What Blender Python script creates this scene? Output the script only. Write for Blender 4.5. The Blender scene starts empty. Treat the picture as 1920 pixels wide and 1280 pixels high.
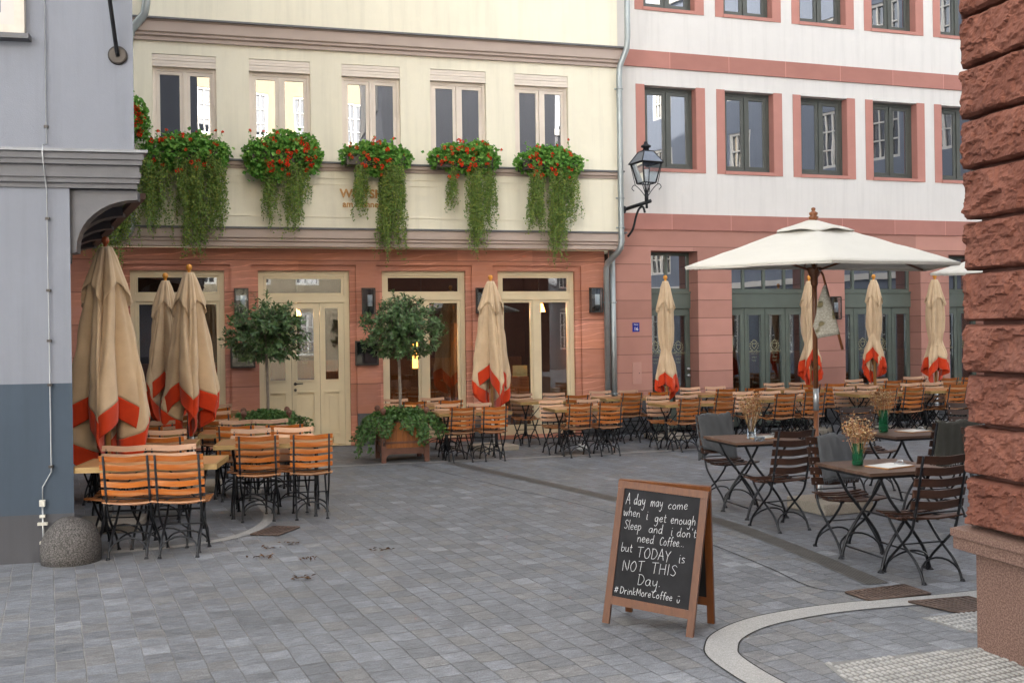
import bpy, math, random
from mathutils import Vector, noise, Matrix
R_ = math.radians
S = bpy.context.scene
C = S.collection

# ------------------------------------------------------------------ camera, sky, sun, exposure
cam = bpy.data.cameras.new("camera")
camo = bpy.data.objects.new("camera", cam)
C.objects.link(camo)
cam.sensor_width = 36.0
cam.lens = 36.0 * 1900 / 1920
cam.shift_y = -11 / 1920
cam.clip_end = 500
camo.location = (0, 0, 1.75)
camo.rotation_euler = (R_(90), 0.014, 0)
S.camera = camo

W = bpy.data.worlds.new("World")
S.world = W
W.use_nodes = True
SUN_EL, SUN_ROT = R_(21), R_(-18)
_nt = W.node_tree
_sky = _nt.nodes.new("ShaderNodeTexSky")
_sky.sky_type = 'NISHITA'
_sky.sun_disc = False
_sky.sun_elevation = SUN_EL
_sky.sun_rotation = SUN_ROT
_sky.air_density = 1.0
_sky.dust_density = 4.0
_sky.ozone_density = 0.6
# thin bright cloud over most of the blue
_tc = _nt.nodes.new("ShaderNodeTexCoord")
_cn = _nt.nodes.new("ShaderNodeTexNoise"); _cn.inputs['Scale'].default_value = 2.6; _cn.inputs['Detail'].default_value = 6
_nt.links.new(_tc.outputs['Generated'], _cn.inputs['Vector'])
_cr = _nt.nodes.new("ShaderNodeValToRGB")
_cr.color_ramp.elements[0].position = 0.36; _cr.color_ramp.elements[0].color = (0.55, 0.55, 0.55, 1)
_cr.color_ramp.elements[1].position = 0.6; _cr.color_ramp.elements[1].color = (0.95, 0.95, 0.95, 1)
_nt.links.new(_cn.outputs[0], _cr.inputs[0])
_bw = _nt.nodes.new("ShaderNodeRGBToBW"); _nt.links.new(_sky.outputs[0], _bw.inputs[0])
_cl = _nt.nodes.new("ShaderNodeMix"); _cl.data_type = 'RGBA'; _cl.blend_type = 'MULTIPLY'; _cl.inputs[0].default_value = 1.0
_nt.links.new(_bw.outputs[0], _cl.inputs[6]); _cl.inputs[7].default_value = (1.27, 1.24, 1.175, 1)
_sm = _nt.nodes.new("ShaderNodeMix"); _sm.data_type = 'RGBA'
_nt.links.new(_cr.outputs[0], _sm.inputs[0]); _nt.links.new(_sky.outputs[0], _sm.inputs[6]); _nt.links.new(_cl.outputs[2], _sm.inputs[7])
_nt.links.new(_sm.outputs[2], _nt.nodes["Background"].inputs[0])
_nt.nodes["Background"].inputs[1].default_value = 0.15
sun = bpy.data.lights.new("sun", 'SUN')
sun.energy = 4.0
sun.angle = R_(0.5)
sun.color = (1.0, 0.93, 0.82)
suno = bpy.data.objects.new("sun", sun)
C.objects.link(suno)
_sd = Vector((math.sin(SUN_ROT) * math.cos(SUN_EL), math.cos(SUN_ROT) * math.cos(SUN_EL), math.sin(SUN_EL)))
suno.rotation_euler = _sd.to_track_quat('Z', 'Y').to_euler()
suno.location = (0, 0, 30)
S.view_settings.view_transform = 'Standard'
S.view_settings.look = 'None'
S.view_settings.exposure = 3.17
S.view_settings.gamma = 1.0
S.cycles.use_denoising = True
S.cycles.max_bounces = 8
S.cycles.transparent_max_bounces = 12

# ------------------------------------------------------------------ helpers
class MB:
    def __init__(s):
        s.v = []; s.f = []; s.m = []; s.sm = []
    def face(s, idx, m=0, sm=False):
        s.f.append(idx); s.m.append(m); s.sm.append(sm)
    def quad(s, a, b, c, d, m=0):
        n = len(s.v); s.v += [tuple(a), tuple(b), tuple(c), tuple(d)]
        s.face((n, n + 1, n + 2, n + 3), m)
    def box(s, x0, x1, y0, y1, z0, z1, m=0):
        n = len(s.v)
        s.v += [(x0, y0, z0), (x1, y0, z0), (x1, y1, z0), (x0, y1, z0), (x0, y0, z1), (x1, y0, z1), (x1, y1, z1), (x0, y1, z1)]
        for q in ((0, 1, 5, 4), (1, 2, 6, 5), (2, 3, 7, 6), (3, 0, 4, 7), (4, 5, 6, 7), (3, 2, 1, 0)):
            s.face(tuple(n + i for i in q), m)
        return s
    def tube(s, path, r, seg=6, m=0, flat=None, caps=True, smooth=True):
        path = [Vector(p) for p in path]
        k = len(path); n0 = len(s.v)
        rs = r if isinstance(r, (list, tuple)) else [r] * k
        prev = None
        for i, p in enumerate(path):
            t = (path[min(i + 1, k - 1)] - path[max(i - 1, 0)]).normalized()
            if prev is None:
                up = Vector((0, 0, 1)) if abs(t.z) < 0.9 else Vector((1, 0, 0))
                a = t.cross(up).normalized()
            else:
                a = (prev - t * prev.dot(t)).normalized()
            prev = a
            b = t.cross(a)
            for j in range(seg):
                an = 2 * math.pi * j / seg
                o = a * (math.cos(an) * rs[i]) + b * (math.sin(an) * rs[i])
                if flat is not None:
                    o.x *= flat
                s.v.append(tuple(p + o))
        for i in range(k - 1):
            for j in range(seg):
                a = n0 + i * seg + j; b = n0 + i * seg + (j + 1) % seg
                s.face((a, b, b + seg, a + seg), m, smooth)
        if caps:
            s.face(tuple(n0 + j for j in range(seg))[::-1], m)
            s.face(tuple(n0 + (k - 1) * seg + j for j in range(seg)), m)
        return s
    def lathe(s, prof, cx=0, cy=0, seg=16, m=0, smooth=True, sx=1, sy=1):
        n0 = len(s.v)
        for r, z in prof:
            for j in range(seg):
                a = 2 * math.pi * j / seg
                s.v.append((cx + r * math.cos(a) * sx, cy + r * math.sin(a) * sy, z))
        for i in range(len(prof) - 1):
            for j in range(seg):
                a = n0 + i * seg + j; b = n0 + i * seg + (j + 1) % seg
                s.face((a, b, b + seg, a + seg), m, smooth)
        s.face(tuple(n0 + j for j in range(seg))[::-1], m)
        s.face(tuple(n0 + (len(prof) - 1) * seg + j for j in range(seg)), m)
        return s
    def prism(s, poly, axis, a0, a1, m=0):
        """poly of 2-D points extruded along axis ('x','y','z') from a0 to a1"""
        n = len(s.v); k = len(poly)
        for a in (a0, a1):
            for p, q in poly:
                s.v.append({'x': (a, p, q), 'y': (p, a, q), 'z': (p, q, a)}[axis])
        for i in range(k):
            j = (i + 1) % k
            s.face((n + i, n + j, n + k + j, n + k + i), m)
        s.face(tuple(n + i for i in range(k))[::-1], m)
        s.face(tuple(n + k + i for i in range(k)), m)
        return s
    def mesh(s, name, mats):
        me = bpy.data.meshes.new(name)
        me.from_pydata(s.v, [], s.f)
        for mt in (mats if isinstance(mats, (list, tuple)) else [mats]):
            me.materials.append(mt)
        me.polygons.foreach_set('material_index', s.m)
        me.polygons.foreach_set('use_smooth', s.sm)
        me.update()
        return me
    def build(s, name, mats, parent=None, loc=None, rotz=None, recalc=True):
        me = s.mesh(name, mats)
        if recalc:
            import bmesh
            bm = bmesh.new(); bm.from_mesh(me)
            bmesh.ops.recalc_face_normals(bm, faces=bm.faces)
            bm.to_mesh(me); bm.free()
        return link(name, me, parent, loc, rotz)

def link(name, data, parent=None, loc=None, rotz=None):
    o = bpy.data.objects.new(name, data)
    C.objects.link(o)
    if parent: o.parent = parent
    if loc: o.location = loc
    if rotz is not None: o.rotation_euler = (0, 0, rotz)
    return o

def tag(o, label, cat, group=None, kind=None):
    o['label'] = label; o['category'] = cat
    if group: o['group'] = group
    if kind: o['kind'] = kind
    return o

def thing(name, label, cat, loc=(0, 0, 0), rotz=0, group=None):
    o = link(name, None, None, loc, rotz)
    o.empty_display_size = 0.1
    return tag(o, label, cat, group)

def struct(o):
    o['kind'] = 'structure'
    return o

KIDS = {}
def kids(o):
    return [c for c in bpy.data.objects if c.parent == o]

def dup(o, loc, rotz, label, group=None, scale=1.0):
    r = o.copy(); C.objects.link(r)
    r.location = loc; r.rotation_euler = (0, 0, rotz); r.scale = (scale,) * 3
    r['label'] = label
    if group: r['group'] = group
    if o.name not in KIDS:
        KIDS[o.name] = [(c, kids(c)) for c in kids(o)]
    for c, gs in KIDS[o.name]:
        d = c.copy(); C.objects.link(d); d.parent = r
        for g in gs:
            e = g.copy(); C.objects.link(e); e.parent = d
    return r

# ------------------------------------------------------------------ materials
class NT:
    def __init__(s, name):
        s.mat = bpy.data.materials.new(name); s.mat.use_nodes = True
        s.t = s.mat.node_tree; s.b = s.t.nodes["Principled BSDF"]
    def n(s, ty, **kw):
        o = s.t.nodes.new("ShaderNode" + ty)
        for k, v in kw.items(): setattr(o, k, v)
        return o
    def inp(s, sock, v):
        if isinstance(v, bpy.types.NodeSocket): s.t.links.new(v, sock)
        elif isinstance(v, (tuple, list)) and len(v) == 3 and sock.type == 'RGBA': sock.default_value = (*v, 1)
        else: sock.default_value = v
    def math(s, op, a, b=0.0, c=0.0, clamp=False):
        o = s.n("Math", operation=op, use_clamp=clamp)
        for i, v in enumerate((a, b, c)): s.inp(o.inputs[i], v)
        return o.outputs[0]
    def coord(s, which='Object'):
        return s.n("TexCoord").outputs[which]
    def noise(s, vec, scale, detail=4, rough=0.55, dist=0.0, out='Fac'):
        o = s.n("TexNoise"); s.inp(o.inputs['Vector'], vec)
        o.inputs['Scale'].default_value = scale; o.inputs['Detail'].default_value = detail
        o.inputs['Roughness'].default_value = rough; o.inputs['Distortion'].default_value = dist
        return o.outputs[out]
    def map(s, vec, scale=(1, 1, 1), rot=(0, 0, 0), loc=(0, 0, 0)):
        o = s.n("Mapping"); s.inp(o.inputs[0], vec)
        o.inputs['Scale'].default_value = scale; o.inputs['Rotation'].default_value = rot; o.inputs['Location'].default_value = loc
        return o.outputs[0]
    def ramp(s, fac, stops):
        o = s.n("ValToRGB"); s.inp(o.inputs[0], fac)
        e = o.color_ramp.elements
        while len(e) < len(stops): e.new(0.5)
        for el, (p, c) in zip(e, stops):
            el.position = p; el.color = (*c, 1) if len(c) == 3 else c
        return o.outputs[0]
    def mix(s, fac, a, b, blend='MIX'):
        o = s.n("Mix", data_type='RGBA', blend_type=blend)
        s.inp(o.inputs[0], fac); s.inp(o.inputs[6], a); s.inp(o.inputs[7], b)
        return o.outputs[2]
    def sep(s, vec):
        o = s.n("SeparateXYZ"); s.inp(o.inputs[0], vec); return o.outputs
    def comb(s, x, y, z=0.0):
        o = s.n("CombineXYZ")
        for i, v in enumerate((x, y, z)): s.inp(o.inputs[i], v)
        return o.outputs[0]
    def wn(s, vec, dim='3D'):
        o = s.n("TexWhiteNoise", noise_dimensions=dim)
        s.inp(o.inputs[0 if dim != '1D' else 1], vec); return o.outputs[0]
    def bump(s, h, strength=0.3, dist=0.01):
        o = s.n("Bump"); o.inputs['Strength'].default_value = strength; o.inputs['Distance'].default_value = dist
        s.inp(o.inputs['Height'], h); s.t.links.new(o.outputs[0], s.b.inputs['Normal']); return o.outputs[0]
    def done(s, col=None, rough=None, metal=None, spec=None):
        if col is not None: s.inp(s.b.inputs['Base Color'], col)
        if rough is not None: s.inp(s.b.inputs['Roughness'], rough)
        if metal is not None: s.inp(s.b.inputs['Metallic'], metal)
        if spec is not None: s.b.inputs['Specular IOR Level'].default_value = spec
        return s.mat

def sc(c, k): return tuple(min(1, x * k) for x in c)

def plain(name, col, rough=0.6, var=0.12, scale=6, bump=0.1, bscale=60, metal=0.0, spec=0.4):
    t = NT(name); co = t.coord()
    f = t.noise(co, scale, 5)
    c = t.ramp(f, [(0.3, sc(col, 1 - var)), (0.7, sc(col, 1 + var))])
    if bump: t.bump(t.noise(co, bscale, 3), bump, 0.01)
    return t.done(c, rough, metal, spec)

def plaster(name, col, var=0.07):
    t = NT(name); co = t.coord()
    f = t.noise(t.map(co, (1, 1, 0.55)), 0.9, 6, 0.6)
    c = t.ramp(f, [(0.25, sc(col, 1 - var)), (0.75, sc(col, 1 + var * 0.5))])
    g = t.ramp(t.noise(t.map(co, (6, 6, 0.35)), 1.3, 6, 0.65), [(0.48, (0, 0, 0)), (0.8, (1, 1, 1))])
    c = t.mix(t.math('MULTIPLY', g, 0.38), c, sc(col, 0.68))
    p2 = t.ramp(t.noise(co, 3.2, 6, 0.7), [(0.52, (0, 0, 0)), (0.62, (1, 1, 1))])
    c = t.mix(t.math('MULTIPLY', p2, 0.10), c, sc(col, 1.18))
    h = t.math('ADD', t.noise(co, 130, 3), t.math('MULTIPLY', t.noise(co, 16, 3), 0.7))
    t.bump(h, 0.22, 0.006)
    return t.done(c, 0.9, 0, 0.2)

def wood(name, c1, c2, axis='x', rough=0.4, scale=1.0, bump=0.15, weather=None):
    t = NT(name); co = t.coord()
    sx = {'x': (1.2, 22, 22), 'y': (22, 1.2, 22), 'z': (22, 22, 1.2)}[axis]
    f = t.noise(t.map(co, tuple(a * scale for a in sx)), 2.0, 6, 0.65, 0.4)
    c = t.ramp(f, [(0.25, c1), (0.75, c2)])
    rnd = t.n("ObjectInfo").outputs['Random']
    c = t.mix(1.0, c, t.ramp(rnd, [(0, (0.64, 0.63, 0.62)), (1, (1.14, 1.1, 1.06))]), 'MULTIPLY')
    isl = t.n("NewGeometry").outputs['Random Per Island']
    c = t.mix(1.0, c, t.ramp(isl, [(0, (0.82, 0.8, 0.78)), (1, (1.15, 1.15, 1.15))]), 'MULTIPLY')
    if weather:
        w = t.noise(t.map(co, tuple(a * 0.3 for a in sx)), 3.0, 5)
        wm = t.math('MULTIPLY', t.ramp(w, [(0.5, (0, 0, 0)), (0.68, (1, 1, 1))]), 0.6)
        c = t.mix(wm, c, weather)
    t.bump(f, bump, 0.004)
    return t.done(c, rough, 0, 0.4)

def sandstone(name, col, joint_z=None, joint_x=None, vein=0.0, var=0.14, seamcol=None, z0=0.0):
    t = NT(name); co = t.coord()
    f = t.noise(t.map(co, (1, 1, 1.6)), 2.2, 7, 0.6)
    c = t.ramp(f, [(0.28, sc(col, 1 - var)), (0.72, sc(col, 1 + var))])
    sp = t.noise(co, 90, 2)
    c = t.mix(t.math('MULTIPLY', sp, 0.25), c, sc(col, 1.25))
    x, y, z = t.sep(co)
    if vein:
        wv = t.n("TexWave", wave_type='BANDS', bands_direction='Z')
        t.inp(wv.inputs['Vector'], t.map(co, (0.42, 0.42, 1), (0, 0.22, 0)))
        wv.inputs['Scale'].default_value = 3.2; wv.inputs['Distortion'].default_value = 5.0
        wv.inputs['Detail'].default_value = 4; wv.inputs['Detail Scale'].default_value = 1.3
        v = t.ramp(wv.outputs['Fac'], [(0.9, (0, 0, 0)), (0.985, (1, 1, 1))])
        msk = t.ramp(t.noise(co, 1.1, 3), [(0.42, (0, 0, 0)), (0.6, (1, 1, 1))])
        hue = t.ramp(t.noise(t.map(co, (0.5, 0.5, 1.6)), 1.4, 4), [(0.38, (0, 0, 0)), (0.62, (1, 1, 1))])
        c = t.mix(t.math('MULTIPLY', hue, 0.55), c, (col[0] * 1.02, col[1] * 0.86, col[2] * 0.60))
        lay = t.noise(t.map(co, (0.8, 0.8, 16)), 2.0, 5, 0.7, 0.6)
        c = t.mix(1.0, c, t.ramp(lay, [(0.3, (0.91, 0.90, 0.89)), (0.7, (1.07, 1.07, 1.07))]), 'MULTIPLY')
        c = t.mix(t.math('MULTIPLY', t.math('MULTIPLY', v, msk), vein), c, sc(col, 2.1))
    h = t.math('MULTIPLY', sp, 0.4)
    if joint_z:
        # one tone per block, and a thin mortar line
        rz = t.math('DIVIDE', t.math('SUBTRACT', z, z0), joint_z)
        row = t.math('FLOOR', rz)
        px = t.math('FLOOR', t.math('DIVIDE', x, joint_x or 1.45))
        tone = t.wn(t.comb(row, px, 3.0))
        c = t.mix(1.0, c, t.ramp(tone, [(0, (0.82, 0.79, 0.77)), (1, (1.12, 1.10, 1.09))]), 'MULTIPLY')
        fz = t.math('FRACT', rz)
        d = t.math('MULTIPLY', t.math('MINIMUM', fz, t.math('SUBTRACT', 1.0, fz)), joint_z)
        j = t.math('LESS_THAN', d, 0.0065)
        c = t.mix(j, c, seamcol or sc(col, 0.45))
        h = t.math('SUBTRACT', h, t.math('MULTIPLY', j, 3.0))
    elif joint_x:
        fx = t.math('FRACT', t.math('DIVIDE', x, joint_x))
        d = t.math('MULTIPLY', t.math('MINIMUM', fx, t.math('SUBTRACT', 1.0, fx)), joint_x)
        tone = t.wn(t.comb(t.math('FLOOR', t.math('DIVIDE', x, joint_x)), 0.0, 5.0))
        c = t.mix(1.0, c, t.ramp(tone, [(0, (0.9, 0.88, 0.87)), (1, (1.08, 1.08, 1.08))]), 'MULTIPLY')
        j = t.math('LESS_THAN', d, 0.005)
        c = t.mix(j, c, seamcol or sc(col, 1.6))
    t.bump(h, 0.35, 0.006)
    return t.done(c, 0.85, 0, 0.25)

def speckle(name, a, b, scale=160, rough=0.75, thr=(0.42, 0.6), bump=0.3):
    t = NT(name); co = t.coord()
    f = t.noise(co, scale, 3, 0.7)
    c = t.ramp(f, [(thr[0], a), (thr[1], b)])
    g = t.noise(co, 3.5, 4)
    c = t.mix(t.math('MULTIPLY', g, 0.35), c, sc(a, 0.7))
    t.bump(f, bump, 0.004)
    return t.done(c, rough, 0, 0.3)

def leafmat(name, cols, rough=0.45, spec=0.4, trans=0.15):
    t = NT(name)
    isl = t.n("NewGeometry").outputs['Random Per Island']
    c = t.ramp(isl, [(i / (len(cols) - 1), c) for i, c in enumerate(cols)])
    t.inp(t.b.inputs['Base Color'], c)
    t.b.inputs['Roughness'].default_value = rough
    t.b.inputs['Specular IOR Level'].default_value = spec
    tr = t.n("BsdfTranslucent"); t.inp(tr.inputs[0], c)
    mx = t.n("MixShader"); mx.inputs[0].default_value = trans
    t.t.links.new(t.b.outputs[0], mx.inputs[1]); t.t.links.new(tr.outputs[0], mx.inputs[2])
    t.t.links.new(mx.outputs[0], t.t.nodes['Material Output'].inputs[0])
    return t.mat

def clothmat(name, col, rough=0.9, weave=900, var=0.08):
    t = NT(name); co = t.coord()
    f = t.noise(co, 3.5, 4)
    c = t.ramp(f, [(0.3, sc(col, 1 - var)), (0.7, sc(col, 1 + var))])
    h = t.math('ADD', t.noise(co, 400, 2), t.math('MULTIPLY', t.noise(co, 14, 3), 2.5))
    t.bump(h, 0.18, 0.01)
    t.b.inputs['Sheen Weight'].default_value = 0.15
    return t.done(c, rough, 0, 0.15)

def glassmat(name, refl, wav=0.25, wscale=2.4, dark=None, tint=(0.85, 0.9, 0.92)):
    t = NT(name); co = t.coord()
    bm = t.n("Bump"); bm.inputs['Strength'].default_value = wav; bm.inputs['Distance'].default_value = 0.02
    t.inp(bm.inputs['Height'], t.noise(t.map(co, (1.0, 1.0, 0.45)), wscale, 2, 0.4))
    gl = t.n("BsdfGlossy"); gl.inputs['Roughness'].default_value = 0.0
    gl.inputs[0].default_value = (0.96, 0.97, 1, 1)
    t.t.links.new(bm.outputs[0], gl.inputs['Normal'])
    if dark is None:
        ba = t.n("BsdfTransparent"); ba.inputs[0].default_value = (*tint, 1)
    else:
        ba = t.n("BsdfDiffuse"); ba.inputs[0].default_value = (*dark, 1)
    fr = t.n("Fresnel"); fr.inputs[0].default_value = 1.5
    fac = t.math('ADD', t.math('MULTIPLY', fr.outputs[0], 0.8), refl, clamp=True)
    mx = t.n("MixShader"); t.inp(mx.inputs[0], fac)
    t.t.links.new(ba.outputs[0], mx.inputs[1]); t.t.links.new(gl.outputs[0], mx.inputs[2])
    t.t.links.new(mx.outputs[0], t.t.nodes['Material Output'].inputs[0])
    t.t.nodes.remove(t.b)
    return t.mat

def emis(name, col, st):
    t = NT(name)
    t.b.inputs['Emission Color'].default_value = (*col, 1); t.b.inputs['Emission Strength'].default_value = st
    return t.done(col, 0.6)

def paver_mat():
    t = NT("grey_setts")
    co = t.coord('Object')
    x, y, z = t.sep(co)
    wob = t.math('MULTIPLY', t.math('SUBTRACT', t.noise(co, 0.8, 2), 0.5), 0.035)
    wob = t.math('ADD', wob, t.math('MULTIPLY', t.math('SUBTRACT', t.noise(co, 4.5, 2), 0.5), 0.016))
    U = t.math('ADD', t.math('MULTIPLY', x, -0.414), t.math('MULTIPLY', y, 0.910))
    V = t.math('ADD', t.math('ADD', t.math('MULTIPLY', x, 0.910), t.math('MULTIPLY', y, 0.414)), wob)
    rw = 0.148
    v = t.math('DIVIDE', V, rw); row = t.math('FLOOR', v); fv = t.math('FRACT', v)
    ro = t.wn(t.comb(row, 11.0, 2.0))
    lw = t.noise(t.comb(t.math('MULTIPLY', U, 1.0), t.math('MULTIPLY', row, 7.31), 0.0), 1.0, 1)
    u = t.math('ADD', t.math('ADD', t.math('DIVIDE', U, 0.168), t.math('MULTIPLY', ro, 17.0)), t.math('MULTIPLY', lw, 0.8))
    cell = t.math('FLOOR', u); fu = t.math('FRACT', u)
    rnd = t.wn(t.comb(cell, row, 1.0)); rnd2 = t.wn(t.comb(cell, row, 9.0))
    ew = t.math('MULTIPLY', t.math('SUBTRACT', t.noise(co, 45, 2), 0.5), 0.006)
    du = t.math('ADD', t.math('MULTIPLY', t.math('MINIMUM', fu, t.math('SUBTRACT', 1.0, fu)), 0.168), ew)
    dv = t.math('ADD', t.math('MULTIPLY', t.math('MINIMUM', fv, t.math('SUBTRACT', 1.0, fv)), rw), ew)
    ju = t.ramp(du, [(0.0018, (1, 1, 1)), (0.0046, (0, 0, 0))])
    jv = t.ramp(dv, [(0.0012, (1, 1, 1)), (0.0042, (0, 0, 0))])
    j = t.math('MULTIPLY', t.math('MAXIMUM', t.math('MULTIPLY', ju, 0.95), jv), t.ramp(t.noise(co, 7, 3), [(0.33, (0.45, 0.45, 0.45)), (0.55, (1, 1, 1))]))
    base = t.ramp(rnd, [(0.0, (0.116, 0.122, 0.132)), (0.25, (0.137, 0.144, 0.157)), (0.75, (0.154, 0.163, 0.178)), (0.96, (0.170, 0.180, 0.197)), (1.0, (0.215, 0.226, 0.243))])
    base = t.mix(t.math('MULTIPLY', t.math('GREATER_THAN', rnd2, 0.8), 0.5), base, (0.155, 0.150, 0.142))
    big = t.noise(co, 0.33, 4)
    base = t.mix(1.0, base, t.ramp(big, [(0.3, (0.82, 0.82, 0.82)), (0.7, (1.14, 1.13, 1.12))]), 'MULTIPLY')
    med = t.noise(co, 9, 5, 0.65)
    base = t.mix(1.0, base, t.ramp(med, [(0.3, (0.78, 0.78, 0.79)), (0.72, (1.2, 1.2, 1.2))]), 'MULTIPLY')
    cleft = t.noise(t.comb(t.math('MULTIPLY', U, 1.0), t.math('MULTIPLY', V, 0.28), t.math('MULTIPLY', rnd, 30.0)), 38, 5, 0.75)
    base = t.mix(1.0, base, t.ramp(cleft, [(0.32, (0.74, 0.74, 0.74)), (0.5, (1.0, 1.0, 1.0)), (0.68, (1.3, 1.3, 1.3))]), 'MULTIPLY')
    fine = t.noise(co, 110, 3, 0.7)
    base = t.mix(1.0, base, t.ramp(fine, [(0.3, (0.62, 0.62, 0.63)), (0.7, (1.38, 1.38, 1.38))]), 'MULTIPLY')
    # sand-filled joints near the grey house, dark open joints elsewhere
    sand = t.math('MULTIPLY', t.math('SUBTRACT', t.math('MULTIPLY', x, -1.0), 0.6), 0.45, clamp=True)
    sand = t.math('MULTIPLY', sand, t.ramp(t.noise(co, 2.3, 3), [(0.3, (0.35, 0.35, 0.35)), (0.6, (1, 1, 1))]))
    jc = t.mix(sand, (0.045, 0.043, 0.04), (0.30, 0.285, 0.26))
    col = t.mix(t.math('MULTIPLY', j, 0.88), base, jc)
    moss = t.math('MULTIPLY', t.ramp(t.noise(co, 0.8, 5), [(0.55, (0, 0, 0)), (0.75, (1, 1, 1))]), 0.25)
    col = t.mix(moss, col, (0.12, 0.108, 0.092))
    h = t.math('ADD', t.math('MULTIPLY', t.math('SUBTRACT', 1.0, j), 1.2), t.math('ADD', t.math('MULTIPLY', fine, 0.25), t.math('MULTIPLY', rnd2, 0.35)))
    h = t.math('ADD', h, t.math('ADD', t.math('MULTIPLY', med, 0.6), t.math('MULTIPLY', cleft, 1.1)))
    t.bump(h, 0.7, 0.006)
    return t.done(col, t.ramp(med, [(0.3, (0.5,) * 3), (0.7, (0.72,) * 3)]), 0, 0.35)

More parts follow.
